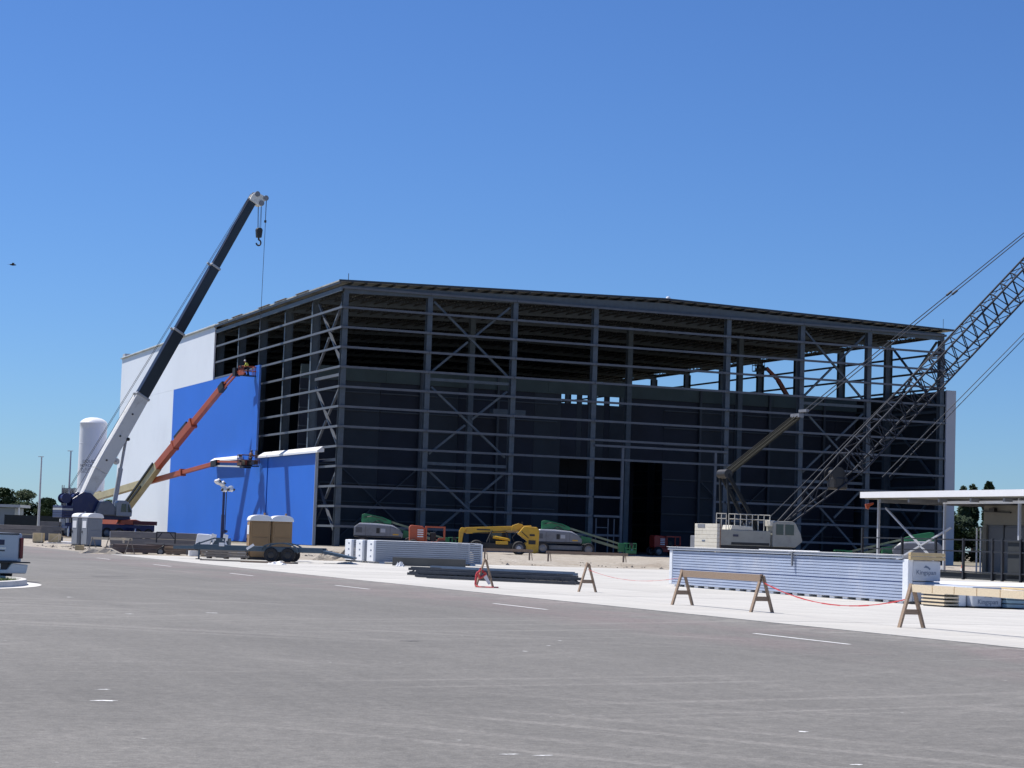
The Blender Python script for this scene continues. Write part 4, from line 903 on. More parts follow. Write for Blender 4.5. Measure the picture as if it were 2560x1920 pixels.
# ================================================================== portable toilets
def toilet(loc, rot, label, body, group):
    T_ = thing('portable_toilet', label, 'portable toilet', loc, rot, group)
    w = .56; H_ = 2.08
    MB().box(-w, w, -w, w, 0, .14).build('skid', BLACKM, T_)
    wb = MB().box(-w + .02, w - .02, -w + .02, w - .02, .14, H_).build('wall', body, T_, bev=.05)
    for s in (-1, 1):
        MB().box(-w + .12, w - .12, s * (w - .02) - (0 if s > 0 else .02), s * (w - .02) + (.02 if s > 0 else 0), .28, 1.2).build('wall_panel', body, wb, bev=.01)
        MB().box(-w + .12, w - .12, s * (w - .02) - (0 if s > 0 else .02), s * (w - .02) + (.02 if s > 0 else 0), 1.28, 1.98).build('wall_panel', body, wb, bev=.01)
    dr = MB().box(-w - .03, -w + .018, -w + .1, w - .1, .2, H_ - .06).build('door', body, T_, bev=.02)
    MB().box(-w - .045, -w - .03, -.3, .3, 1.35, 1.85).build('sign', FLASH, dr); MB().box(-w - .06, -w - .03, .28, .36, 1.0, 1.15).build('handle', BLACKM, dr)
    prof = [(-w - .04, H_), (-w - .04, H_ + .06)] + [(-(w + .02) * math.cos(math.radians(a)), H_ + .09 + .24 * math.sin(math.radians(a)) ** .7) for a in range(8, 173, 12)] + [(w + .04, H_ + .06), (w + .04, H_)]
    MB().prism(prof, -w - .04, w + .04).build('roof', TOILR, T_, True, .03)
    MB().tube((.3, .3, H_ + .2), (.3, .3, H_ + .45), .05, n=8).build('vent_pipe', body, T_)
toilet((-13.35, 109.0, .02), math.radians(16), 'tan portable toilet with white roof, the left one of the pair behind the trailer', TOILT, 'tan portable toilets')
toilet((-12.22, 109.3, .02), math.radians(16), 'tan portable toilet with white roof, the right one of the pair behind the trailer', TOILT, 'tan portable toilets')
toilet(tuple(S(-42.15, -79.3, 0)), YAW + .25, 'grey portable toilet with white roof, the nearer one with its grey side in view', TOILG, 'grey portable toilets')
toilet(tuple(S(-42.55, -77.7, 0)), YAW + .25, 'grey portable toilet mostly hidden behind the nearer grey toilet', TOILG, 'grey portable toilets')

# ================================================================== light tower
LT = thing('light_tower', 'towable light tower with four white lamps on a dark mast before the blue wall', 'light tower', (-15.85, 112.3, 0))
MB().box(-.5, .6, -.6, .6, .35, .55).build('trailer_frame', TRAILM, LT)
for y in (-.7, .7): wheel(LT, 0, y, .33, .33, .18)
MB().prism([(-1.35, .62), (-.5, .62), (-.45, 1.15), (-.6, 1.28), (-1.25, 1.30)], -.5, .5).build('engine_hood', FLASH, LT, bev=.06)
MB().box(-1.35, -.45, -.45, .45, .4, .6).build('hood_base', BLACKM, LT)
MB().box(-.45, .5, -.5, .5, .55, 1.1).build('cabinet', TRAILM, LT, bev=.04)
MB().tube((.05, 0, .55), (.05, 0, 2.4), .10, n=10).build('mast_lower', NAVY, LT, True); MB().tube((.05, 0, 2.3), (.05, 0, 4.0), .07, n=10).build('mast_upper', NAVY, LT, True)
MB().tube((.2, -.05, 1.0), (.2, -.05, 3.8), .025, n=6).build('mast_cable', BLACKM, LT)
MB().bar((-.28, -.05, 4.30), (.42, -.05, 3.72), .07).build('lamp_bar', NAVY, LT)
for (x, z) in ((-.28, 4.24), (-.02, 4.12), (.12, 3.78), (.46, 3.80)):
    lp = MB().lathe([(0, -.14), (.07, -.14), (.10, -.06), (.19, .06), (.19, .1), (0, .08)], (0, 0, 0), 12, 'y').build('lamp', FLASH, LT, True); MB().bar((-.24, -.02, 0), (.24, -.02, 0), .03, .14).build('yoke', BLACKM, lp)
    lp.location = (x, -.18, z); lp.rotation_euler = (-.9 if x < .1 else .6, 0, 2.4 if x < 0 else .7)
    MB().lathe([(0, -.02), (.19, 0), (0, .012)], (0, .12, 0), 14, 'y').build('lens', LAMPM, lp, True)
for s in (-1, 1):
    MB().prism([(s * .32 - .14, .95), (s * .32 + .12, .95), (s * .32 + .16, 1.28), (s * .32 - .1, 1.34)], -.66, -.58).build('jack_guard', FLASH, LT)
    MB().bar((s * .3, -.62, .95), (s * .75, -.9, .1), .07).build('outrigger', FLASH, LT)
MB().box(.0, .32, -.2, .2, 1.4, 1.55).build('winch', NAVY, LT, bev=.03)

# ================================================================== tandem trailer
TRL = thing('equipment_trailer', 'dark slate tandem-axle equipment trailer parked in front of the tan toilets', 'trailer', (-12.0, 104.6, 0), math.radians(-2))
for x in (0.0, .86):
    for y in (-.95, .95): wheel(TRL, x, y, .37, .37, .24, BLACKM)
MB().box(-4.0, 2.6, -.95, -.80, .52, .78).build('side_rail', TRAILM, TRL, bev=.02); MB().box(-4.0, 2.6, .80, .95, .52, .78).build('side_rail', TRAILM, TRL, bev=.02)
for i in range(9): MB().box(-3.9 + .78 * i, -3.8 + .78 * i, -.8, .8, .56, .70).build('cross_member', TRAILM, TRL)
for i in range(4): MB().box(-2.0 - .48 * i - .44, -2.0 - .48 * i, -.79, .79, .705, .745).build('deck_plank', WOODG, TRL)
for y in (-.95, .95):
    arc = [(.43 + .98 * math.cos(math.radians(a)), .42 + .58 * math.sin(math.radians(a)) ** .6) for a in range(4, 177, 11)]
    MB().prism(arc + [(x * .95 + .02, z - .05) for x, z in reversed(arc)], y - .16, y + .16).build('fender', TRAILM, TRL)
MB().bar((-3.95, -.85, .62), (-5.2, 0, .58), .12, .16).build('tongue', TRAILM, TRL); MB().bar((-3.95, .85, .62), (-5.2, 0, .58), .12, .16).build('tongue', TRAILM, TRL)
MB().tube((-3.75, -.75, .06), (-3.75, -.75, .9), .05, n=8).build('jack', TRAILM, TRL); MB().box(-3.9, -3.6, -.85, -.65, .02, .06).build('jack_foot', BLACKM, TRL)
hb = MB(); hb.bar((-3.9, -.88, .78), (-2.95, -.88, 1.12), .06, .07); hb.bar((-2.95, -.88, 1.12), (-2.4, -.88, 1.10), .06, .07); hb.bar((-2.75, -.88, .78), (-2.75, -.88, 1.1), .06); hb.bar((-2.45, -.88, .78), (-2.45, -.88, 1.1), .06); hb.bar((-2.75, -.88, 1.1), (-2.75, .88, 1.1), .06); hb.build('headboard', TRAILM, TRL)
MB().box(-2.7, -2.42, -1.0, -.9, .72, .9).build('tool_box', PLAST, TRL, bev=.02)
MB().prism([(2.6, .52), (3.9, .30), (4.2, .28), (4.2, .36), (2.6, .66)], -.9, .9).build('ramp', TRAILM, TRL)
MB().bar((-.9, -1.05, .86), (-1.25, -1.05, .62), .1, .12).build('fender_step', FLASH, TRL)

# ================================================================== steel and lumber left of the tower
stack('steel_stack', 'long grey steel stack with white end caps beside the dark trailer frame at left', 'steel stack', (-20.6, 118.6, 0), -.02, 5.0, 1.2, 3, .40, STEELB, None, .02, 1, .06, FLASH)
stack('steel_stack', 'low purple-brown steel stack under the long grey stack', 'steel stack', (-20.6, 115.6, 0), -.02, 3.6, .8, 2, .24, STEELR)
stack('lumber_stack', 'low untidy lumber pile between the steel stack and the light tower', 'lumber', (-17.6, 114.8, 0), -.05, 2.8, 1.0, 3, .14, WOOD, None, .02, 4, .35)
stack('lumber_stack', 'flat stack of planks on the apron under the trailer drawbar', 'lumber', (-15.0, 108.6, .0), -.03, 2.4, .8, 3, .14, WOODG, None, .02, 3, .2)
UF = thing('utility_trailer', 'small dark frame trailer with jack wheel before the grey steel stack', 'trailer', (-19.2, 114.2, 0))
fr = MB()
for x in (-.55, .5): fr.bar((x, 0, .62), (x, 0, 1.32), .07)
fr.bar((-.55, 0, 1.3), (.5, 0, 1.3), .07); fr.bar((-.5, 0, .95), (-.25, 0, 1.28), .05); fr.bar((.45, 0, .95), (.2, 0, 1.28), .05); fr.build('end_frame', BLACKM, UF)
MB().bar((-1.2, 0, .68), (1.9, 0, .60), .09, .1).build('drawbar', STEELB, UF); MB().bar((-1.2, .6, .62), (1.9, .3, .52), .09, .1).build('drawbar', STEELR, UF)
wheel(UF, -.25, -.25, .22, .22, .14); MB().bar((-.25, -.25, .25), (-.1, 0, .65), .07).build('jack_leg', BLACKM, UF)
for x in (1.2, 1.7): MB().bar((x, 0, .05), (x, 0, .62), .06).build('prop', STEELB, UF)
for i, (x, y, l, rz, m, lab) in enumerate([(-13.6, 100.6, 3.3, -.22, WOODG, 'long dark pipe lying on the apron before the trailer jack'), (-11.7, 98.9, 2.6, -.24, WOOD, 'brown board on the apron left of the crumpled plastic'),
                                          (-11.0, 99.4, 1.6, -.2, BLACKM, 'black mat on the apron under the trailer wheels')]):
    o = MB().box(-l / 2, l / 2, -.12, .12, 0, .07).build('board', m); o.location = (x, y, .016); o.rotation_euler = (0, 0, rz); tag(o, lab, 'board')
def crumple(name, loc, sx, sy, h, label, m, seed, cat='plastic sheet'):
    r = random.Random(seed); n = 9; g = MB(); vs = []
    for j in range(n):
        for i in range(n):
            e = min(i, j, n - 1 - i, n - 1 - j)
            vs.append(((i / (n - 1) - .5) * sx + r.uniform(-.05, .05) * sx, (j / (n - 1) - .5) * sy + r.uniform(-.05, .05) * sy, 0.0 if e == 0 else r.uniform(.1, 1) * h * min(1, e / 2)))
    g.v = vs; g.f = [(j * n + i, j * n + i + 1, (j + 1) * n + i + 1, (j + 1) * n + i) for j in range(n - 1) for i in range(n - 1)]
    o = g.build(name, m); o.location = loc; return tag(o, label, cat)
crumple('plastic_sheet', (-10.85, 96.0, .018), .9, .8, .16, 'crumpled white plastic sheet on the apron below the trailer wheels', PLAST, 1)
crumple('plastic_sheet', (-8.2, 104.5, .018), 1.1, .9, .12, 'crumpled white plastic scraps left of the white panel bundles', PLAST, 2)
crumple('dirt_pile', (-9.6, 115.5, .01), 2.6, 2.2, .75, 'small heap of pale dirt left of the white panel bundles', DIRT, 4, 'dirt pile')
crumple('dirt_pile', (-22.7, 113.5, .0), 2.4, 1.6, .35, 'low heap of pale rubble under the left sawhorses', DIRT, 6, 'dirt pile')

# ================================================================== panel bundles and stacks
def panel_bundle(u, v, label, ln=6.3):
    T_ = thing('panel_bundle', label, 'panel bundle', S(u, v, 0), YAW, 'white wrapped panel bundles')
    for x in (.5, ln / 2, ln - .5): MB().box(x - .15, x + .15, .05, 1.1, .014, .10).build('dunnage', FLASH, T_)
    pm = mat('grey panel edge', (0.36, 0.39, 0.44), .4, 0, .06, 1.0); n = 10
    for k in range(n): MB().box(.12, ln - .05, .01 + .012 * (k % 2), 1.14, .105 + .112 * k, .105 + .112 * k + .088).build('panel', pm, T_)
    MB().box(-.03, .115, -.01, 1.16, .10, 1.25).build('end_wrap', FILM, T_, bev=.03)
    MB().box(ln - .06, ln + .04, -.01, 1.16, .10, 1.22).build('end_wrap', FILM, T_, bev=.03)
    MB().box(.115, ln - .06, .0, 1.16, 1.232, 1.262).build('top_wrap', FILM, T_, bev=.01)
    r = random.Random(int(v * 10))
    for k in range(3): MB().box(-.04, -.03, .3 + .1 * r.random(), .55, .35 + .33 * k, .43 + .33 * k).build('label_tag', PRINTG, T_)
panel_bundle(-33.95, -118.2, 'white wrapped panel bundle nearest the camera, its grey ribbed long side in view')
panel_bundle(-34.0, -116.35, 'white wrapped panel bundle in the middle of the three, only its end showing')
panel_bundle(-34.05, -114.5, 'white wrapped panel bundle at the back of the three, only its end showing')
gb_ = MB().box(0, 3.7, -.25, .25, 0, .42).build('steel_beam', mat('charcoal beam', (.085, .085, .08), .7, 0, .15, 1.0)); gb_.location = (-5.75, 102.6, .05); gb_.rotation_euler = (0, 0, .03); tag(gb_, 'dark grey box beam lying before the white panel bundles', 'beam')
crumple('plastic_sheet', (-5.35, 102.1, .02), .45, .4, .25, 'small white rag at the left end of the dark box beam', PLAST, 8)

PS = thing('panel_stack', 'long stack of blue-edged wall panels with grey wrapped end, behind the sawhorses', 'panel stack', S(-33.95, -154.1, 0), YAW)
LG = 16.2      # runs along -v
for k in range(20): MB().box(.05, 1.1, -LG + .35 + .8 * k, -LG + .65 + .8 * k, .014, .09).build('dunnage', FLASH, PS)
pm = mat('pale blue panel edge', (0.37, 0.43, 0.56), .35, 0, .08, .8, dirt=(.52, .55, .62), dscale=.5)
for k in range(13):
    z = .10 + .096 * k + (.02 if k > 5 else 0)
    MB().box(.0, 1.12, -LG + .30, -.22, z, z + .074).build('panel', pm, PS)
MB().box(.035, .05, -LG + .3, -.22, .1, 1.35).build('gap_sheet', mat('deep blue gap', (0.10, 0.14, 0.30), .5), PS)  # deep blue sheet that shows in the gaps between the panels
MB().box(-.02, 1.14, -.22, .02, .09, 1.37).build('end_wrap', FILM, PS, bev=.02)
MB().box(-.02, .15, -LG - .02, -LG + .30, .09, 1.37).build('end_wrap', FILM, PS, bev=.02)
MB().box(.152, 1.14, -LG - .02, -LG + .298, .09, .70).build('lower_wrap', FILMG, PS, bev=.03); MB().box(.152, 1.14, -LG - .03, -LG + .298, .72, 1.34).build('upper_wrap', FILMG, PS, bev=.03)
ldm = mat('grey lid panel', (0.46, 0.49, 0.54), .4, 0, .06, .8)
MB().box(-.06, 1.18, -LG + .25, .1, 1.385, 1.43).build('lid', ldm, PS); MB().box(-.04, 1.16, -LG + .25, .06, 1.44, 1.475).build('lid', ldm, PS); MB().box(-.09, 1.14, -LG + .3, .14, 1.485, 1.50).build('lid', FLASH, PS)
for z in (1.36, 1.475): MB().box(.0, 1.25, -LG - .12, -LG + .02, z, z + .105).build('end_timber', CARTON, PS, bev=.015)
for z in (.98, .48): text_part('lettering', 'Kingspan', .2, PRINTG, PS, (.62, -LG - .034, z), (math.pi / 2, 0, 0))
MB().prism([(.52, 1.13), (.60, 1.20), (.70, 1.16), (.78, 1.10), (.74, 1.06), (.68, 1.11), (.60, 1.13)], -LG - .036, -LG - .031).build('emblem', PRINTG, PS)
MB().bar((-.075, -9.3, 1.42), (-.075, -9.3, 1.0), .06, .06).build('clamp', HOODG, PS); MB().bar((-.075, -9.05, 1.46), (-.075, -9.35, 1.46), .05, .05).build('clamp', HOODG, PS)
MB().box(-.08, -.02, -11.0, -7.0, 1.505, 1.53).build('loose_strip', FLASH, PS)
# pallet of panels right of it
PL_ = thing('panel_pallet', 'low pallet with pale slats and dark gaps just right of the grey wrapped stack end', 'pallet', S(-34.2, -172.6, 0), YAW)
for k in range(5): MB().box(.0, .66, .0, 1.2, .06 + .105 * k, .06 + .105 * k + .05).build('slat', WOODL, PL_)
for x in (.06, .6): MB().box(x - .05, x + .05, .06, 1.1, .014, .52).build('post', BLACKM, PL_)
MB().box(.50, .74, -.03, 1.2, .05, .56).build('end_wrap', FILM, PL_, bev=.02)
PW = thing('panel_bundle', 'short grey film-wrapped bundle right of the pale slats', 'panel bundle', S(-33.42, -172.9, 0), YAW)
MB().box(0, 1.02, 0, 5, .06, .64).build('wrap', FILMG, PW, bev=.03); MB().box(.1, .92, .05, 4.8, .014, .058).build('runner', BLACKM, PW)
text_part('lettering', 'Kingspan', .2, PRINTG, PW, (.53, -.005, .20), (math.pi / 2, 0, 0))
MB().prism([(.40, .32), (.5, .41), (.62, .37), (.70, .31), (.58, .34), (.48, .35)], -.008, -.003).build('emblem', PRINTG, PW)
PX = thing('panel_bundle', 'pale blue panel bundle with kraft end at the right edge of the apron', 'panel bundle', S(-32.36, -173.1, 0), YAW)
for k in range(4): MB().box(0, .62, 0, 5, .06 + .12 * k, .06 + .12 * k + .095).build('panel', mat('teal panel edge', (0.24, 0.36, 0.42), .4), PX)
MB().box(.64, 1.3, -.05, 4, .05, .62).build('kraft_end', CARTON, PX, bev=.02); MB().box(-.02, .63, -.03, 5, .54, .57).build('top_sheet', FLASH, PX)
PY = thing('panel_sheet', 'wide white panel sheets lying flat behind the right-hand pallets', 'panel sheet', S(-32.4, -168.0, 0), YAW)
for k in range(4): MB().box(.05 * k, 9.5 - .1 * k, -1.0, 6.0, .06 + .14 * k, .18 + .14 * k).build('panel', FLASH, PY)

# bar joists lying on the apron
def joist(loc, rot, ln, tilt, m, label, h=.36):
    T_ = thing('bar_joist', label, 'bar joist', loc, rot, 'bar joists lying on the apron')
    for x, z in ((0, .05), (0, h)):
        for s in (-.05, .05): MB().bar((x + s + tilt * z, 0, z), (x + s + tilt * z, -ln, z), .07, .10).build('chord', m, T_)
    wb = MB(); n = int(ln / .6)
    for i in range(n):
        y0, ym, y1 = -ln * i / n, -ln * (i + .5) / n, -ln * (i + 1) / n
        wb.bar((tilt * .03, y0, .03), (tilt * h, ym, h), .045); wb.bar((tilt * h, ym, h), (tilt * .03, y1, .03), .045)
    wb.build('web', m, T_)
JB = mat('blue-grey joist paint', (0.12, 0.17, 0.24), .5, 0, .15, 2.0)
JL = ['nearest the road', 'second from the road side', 'third from the road side', 'fourth from the road side', 'fifth from the road side', 'sixth from the road side', 'fourth from the far side', 'third from the far side', 'second from the far side', 'at the far side']
for i in range(10):
    m = JB if i in (5, 6, 8) else STEELD; ln = 6.6 + .7 * math.sin(i * 1.7 + 1); a_ = math.radians(-32 + 4 * math.sin(i * 2.1)); c_ = Vector((-.05 - .09 * i + (.5 if m is JB else -.3), 75.4 + 1.0 * i, .02))
    joist(c_ - Vector((math.cos(a_), math.sin(a_), 0)) * ln / 2, a_ + math.pi / 2, ln, .5 + .4 * math.sin(i * 3.1), m, ('blue-grey' if m is JB else 'dark') + ' bar joist in the pile on the apron, ' + JL[i], .20 + .04 * (i % 3))
for (x, y, ln, h, m, lab) in [(-.2, 74.3, 6.2, .10, STEELD, 'dark flat steel bar along the near side of the joist pile'), (-1.2, 76.2, 4.4, .20, STEELD, 'dark deep steel bar at the left end of the joist pile'), (1.55, 73.4, 1.6, .1, WOODL, 'pale timber at the right end of the joist pile'), (-.9, 86.0, 6.4, .16, STEELB, 'grey steel angle along the far side of the joist pile')]:
    o = MB().box(-ln / 2, ln / 2, -.07, .07, 0, h).build('steel_bar' if m is not WOODL else 'timber', m); o.location = (x, y, .02); o.rotation_euler = (0, 0, -.5); tag(o, lab, 'bar' if m is not WOODL else 'timber')

# ================================================================== sawhorse barricades and tape
def aframe(T_, x, y, h=.9, half=.30, m=WOOD, rot=0.0, brace=True):
    c, s = math.cos(rot), math.sin(rot)
    P = lambda a, z: (x + a * c, y + a * s, z)
    MB().bar(P(-half, .0), P(-.02, h + .03), .045, .10, (-s, c, 0)).build('leg', m, T_); MB().bar(P(half, .0), P(.02, h), .045, .10, (-s, c, 0)).build('leg', m, T_)
    if brace: MB().bar(P(-half * .60, h * .38), P(half * .60, h * .38), .03, .11, (0, 0, 1)).build('cross_brace', m, T_)
SWG = 'sawhorse barricades'
def sawhorse(label, frames, beams, rot=0.0, m=WOOD, h=.9):
    o = S(*frames[0], 0) if True else None
    T_ = thing('sawhorse', label, 'sawhorse', o, YAW, SWG)
    for (u, v) in frames: aframe(T_, u - frames[0][0], v - frames[0][1], h, .30, m, rot)
    for (v0, v1, bm_, du, z) in beams: MB().bar((du, v0 - frames[0][1], z), (du, v1 - frames[0][1], z), .09, .17).build('beam', bm_, T_)
    return T_
sawhorse('weathered sawhorse with a brown beam in front of the blue panel stack', [(-44.2, -175.4), (-44.15, -179.55)], [(-175.3, -179.6, WOOD, .0, .84)])
T3 = sawhorse('weathered sawhorse with a pale beam running off the right edge', [(-44.5, -186.6), (-44.4, -193.4)], [])
for k in range(8): MB().bar((.0, -.05 - .78 * k, .84 + .004 * (k % 2)), (.0, -.80 - .78 * k, .84 + .004 * (k % 2)), .09, .155).build('beam', WOODL, T3)
sawhorse('lone weathered sawhorse frame left of the blue panel stack', [(-42.3, -165.1)], [])
T4 = sawhorse('sawhorse frame wrapped in red tape in front of the joist pile', [(-44.7, -162.4)], [])
MB().path([(-.18, -.03, .55), (-.33, -.1, .42), (-.36, -.12, .1), (-.3, -.25, .02), (.1, -.4, .02), (.35, -.3, .02)], .035).build('tape_tangle', TAPE, T4)
MB().path([(-.16, .03, .62), (-.06, -.06, .5), (.02, -.05, .45), (-.2, -.08, .3), (-.3, -.08, .5)], .04).build('tape_tangle', TAPE, T4)
MB().prism([(-.12, .42), (.02, .45), (.2, .14), (.12, .10)], -.05, -.04).build('sign_scrap', PLAST, T4)
def barricade_flat(label, x0, x1, Y, z, m, legs):
    T_ = thing('sawhorse', label, 'sawhorse', (x0, Y, 0), 0.02, SWG); MB().bar((0, 0, z), (x1 - x0, 0, z), .08, .18).build('beam', m, T_)
    for lx in legs: aframe(T_, lx, 0, z + .05, .22, m, math.pi / 2, False); aframe(T_, lx + .1, 0, z + .05, .12, m, 0, False)
barricade_flat('dark sawhorse with a long beam in front of the yellow telehandler', -1.6, 1.85, 140.0, .80, WOOD, (.1, 3.2))
barricade_flat('dark sawhorse with the longest beam, before the hangar doorway', 2.6, 8.0, 133.0, .80, WOOD, (.15, 5.1))
T5 = thing('sawhorse', 'left barricade of three leg frames carrying one pale plank by the grey toilets', 'sawhorse', (-23.7, 115.8, 0), 0, SWG)
for x in (0.05, 1.05, 2.35): aframe(T5, x, -.4 * x, .86, .27, WOODG, .3, False)
MB().bar((-.05, 0, .84), (2.45, -.95, .84), .06, .14).build('beam', WOODL, T5)
MB().bar((1.95, -.8, .62), (1.95, -.8, .8), .1, .16).build('block', WOODL, T5)
def tape(P0, P1, sag, label, r_=.018, n=16):
    pts = [P0.lerp(P1, i / n) - Vector((0, 0, sag * 4 * (i / n) * (1 - i / n))) for i in range(n + 1)]
    g = MB()
    for i in range(n): g.bar(pts[i], pts[i + 1], .012, r_ * 2 + r_ * .6 * math.sin(i * 1.9), (0, 0, 1))
    tag(g.build('barrier_tape', TAPE), label, 'barrier tape', 'barrier tapes between sawhorses')
tape(S(-44.15, -179.6, .74), S(-44.5, -186.5, .62), .33, 'red barrier tape sagging between the two right-hand sawhorses', .012)
tape(S(-42.3, -165.1, .72), S(-44.2, -175.2, .72), .2, 'thin faded tape strung from the lone sawhorse to the next one', .004)

# ================================================================== canopy building and fence at the right
CN = thing('canopy_building', 'low building with white-edged flat canopy on slim posts at the right edge', 'building', S(8.0, -99.8, 0), YAW)
CL = -46.0
MB().box(0, .25, CL, 0, 5.28, 5.70).build('fascia', FLASH, CN); MB().box(.25, 26, -.25, 0, 5.28, 5.70).build('fascia', FLASH, CN)
MB().box(.25, 26, CL, -.25, 5.45, 5.66).build('roof_slab', GREYP, CN)
MB().box(.26, 25.9, CL + .1, -.26, 5.20, 5.448).build('soffit', mat('beige soffit', (.15, .15, .13), .7, 0, .08, .5), CN)
for i in range(12): MB().box(.3, 12, -2.2 - 3.6 * i, -2.0 - 3.6 * i, 4.95, 5.195).build('soffit_beam', HOODG, CN)
MB().box(.9, 1.1, CL, -8.9, 4.86, 5.04).build('edge_beam', FLASH, CN)
for v in (-.9, -9.0, -17.2, -25.4): MB().box(.92, 1.08, v - .08, v + .08, 0, 5.19).build('post', GREYP, CN)
MB().bar((1.0, -1.8, 4.6), (1.0, -8.8, .5), .12).build('diagonal_brace', GREYP, CN); MB().bar((1.0, -1.8, .5), (1.0, -9.8, 3.3), .12).build('diagonal_brace', GREYP, CN)
wl = MB().box(6.0, 20, CL, -6.3, 3.62, 4.95).build('upper_wall', SHEDW, CN)
MB().box(6.05, 20, CL, -6.35, .05, 3.6).build('lower_wall', DOORM, CN)
MB().box(5.9, 6.05, -6.75, -6.30, .05, 3.6).build('corner_post', SHEDW, CN)
for k in range(5): 
    a = -7.0 - 1.75 * k
    MB().box(5.97, 6.04, a - 1.6, a, .1, 3.45).build('door_leaf', DOORM, CN); MB().box(5.93, 6.0, a - 1.72, a - 1.62, .05, 3.6).build('door_frame', BLACKM, CN)
MB().bar((5.9, -6.2, 4.55), (5.9, -9.5, 4.45), .1, .08).build('wall_lamp_arm', BLACKM, CN); MB().box(5.7, 5.95, -7.9, -7.3, 4.5, 4.75).build('wall_lamp', BLACKM, CN)
for v in (-6.1, -6.55): MB().tube((5.6, v, 0), (5.6, v, 3.4), .06, n=8).build('downpipe', FLASH, CN)
rd = MB().prism([(.3, 4.85), (.95, 4.98), (.95, 4.86), (.65, 4.72), (.55, 4.5), (.38, 4.55)], -.3, -.15, 'y').build('flag', ORANGE, CN)
MB().box(.3, 26, CL, -.2, .016, .05).build('floor', CONC, CN)
FN = thing('site_fence', 'black steel fence of posts and rails in front of the canopy building', 'fence', S(4.1, -106.5, 0), YAW)
for v in (0, -4.8, -8.6, -11.6, -14.6, -15.6, -17.4, -20.2, -23.2): MB().box(-.07, .07, v - .07, v + .07, 0, 3.1 if v == 0 else 2.55).build('post', FENCEM, FN)
for z in (2.45, 1.75, .5): MB().box(-.03, .03, -24, -.1, z - .04, z + .04).build('rail', FENCEM, FN)
SCR = mat('fence screen mesh', (0.02, 0.025, 0.03), .9)
MB().box(.08, .10, -24, -16.0, .2, 2.42).build('screen', SCR, FN); MB().box(.08, .10, -24, 0, .05, .45).build('screen', SCR, FN)
def cone(loc, label, h):
    T_ = thing('traffic_cone', label, 'traffic cone', loc, 0, 'traffic cones'); MB().box(-.22, .22, -.22, .22, 0, .05).build('base', CONEM, T_, bev=.01)
    MB().lathe([(.17, .05), (.13, h * .35), (.09, h * .65), (.045, h), (0, h)], (0, 0, 0), 14).build('shell', CONEM, T_, True)
    MB().lathe([(.125, h * .42), (.098, h * .62)], (0, 0, 0), 14).build('band', FLASH, T_, True)
cone(S(9.5, -110.2, .06), 'orange traffic cone on the paving under the canopy', .95)
cone(S(40.2, 5.0, .07), 'orange traffic cone inside the hangar doorway', 1.1)
bt = thing('dark_barrel', 'dark drum standing between the grey wrapped stack end and the fence', 'drum', S(-2.2, -117.5, 0))
MB().lathe([(0, 0), (.34, 0), (.34, .5), (.36, .52), (.36, .56), (.34, .58), (.34, 1.15), (0, 1.15)], (0, 0, 0), 18).build('shell', mat('dark plum drum', (.06, .03, .035), .5), bt, True)
MB().lathe([(0, 1.14), (.12, 1.14), (.12, 1.2), (0, 1.2)], (0, 0, 0), 12).build('lid', BLACKM, bt)

# ================================================================== pickup truck at the left edge
TR = thing('pickup_truck', 'silver pickup truck seen from behind at the left edge above the kerb', 'pickup truck', (-13.93, 54.4, -.12), math.radians(38))
hw = 1.02
MB().box(-hw, hw, .06, 2.0, .62, 1.42).build('bed', TRUCKP, TR, bev=.05)
tg = MB().box(-.88, .88, -.02, .055, .66, 1.40).build('tailgate', TRUCKP, TR, bev=.03)
MB().box(-.88, .88, -.035, .05, 1.385, 1.42).build('tailgate_cap', BLACKM, tg); MB().box(-.82, .82, -.03, -.018, .80, .83).build('crease', TRUCKP, tg)
MB().box(.30, .46, -.035, -.018, 1.10, 1.24).build('badge', mat('dark blue badge', (.01, .015, .06), .3), tg)
for k, (a, b_) in enumerate(((.26, .5), (.26, .48))): MB().box(a, b_, -.034, -.018, 1.0 - .07 * k, 1.03 - .07 * k).build('badge_bar', CHROME if k == 0 else BLACKM, tg)
for s in (-1, 1):
    MB().box(s * .97 - .04, s * .97 + .05, -.03, .25, .74, 1.30).build('taillight', TAILR, TR, bev=.02)
    for y in (.95, 4.6): w_ = wheel(TR, 0, 0, 0, .40, .28); w_.location = (s * .88, y, .40); w_.rotation_euler = (0, 0, math.pi / 2)
bmp = MB().prism([(-1.05, .34), (1.05, .34), (1.1, .58), (.62, .62), (.50, .44), (-.5, .44), (-.62, .62), (-1.1, .58)], -.22, .0).build('bumper', CHROME if False else WPAINT, TR, bev=.03)
MB().box(-.55, .55, -.16, -.02, .42, .64).build('plate_recess', BLACKM, TR); MB().box(.18, .32, -.17, -.155, .46, .6).build('licence_plate', FLASH, bmp)
MB().box(-1.1, 1.14, -.24, .02, .62, .655).build('bumper_step', BLACKM, bmp)
MB().box(-.98, .98, 2.05, 5.4, .55, 1.18).build('lower_body', TRUCKP, TR, bev=.08)
cbk = MB().prism([(2.05, 1.18), (2.15, 1.78), (2.4, 1.92), (3.9, 1.92), (4.6, 1.22)], -.86, .86, 'x').build('cab', TRUCKP, TR, bev=.08)
MB().box(-.7, .7, 2.02, 2.08, 1.3, 1.75).build('rear_window', GLASSM, cbk)
MB().box(-.98, .98, 5.4, 5.75, .45, 1.1).build('front_end', TRUCKP, TR, bev=.1)

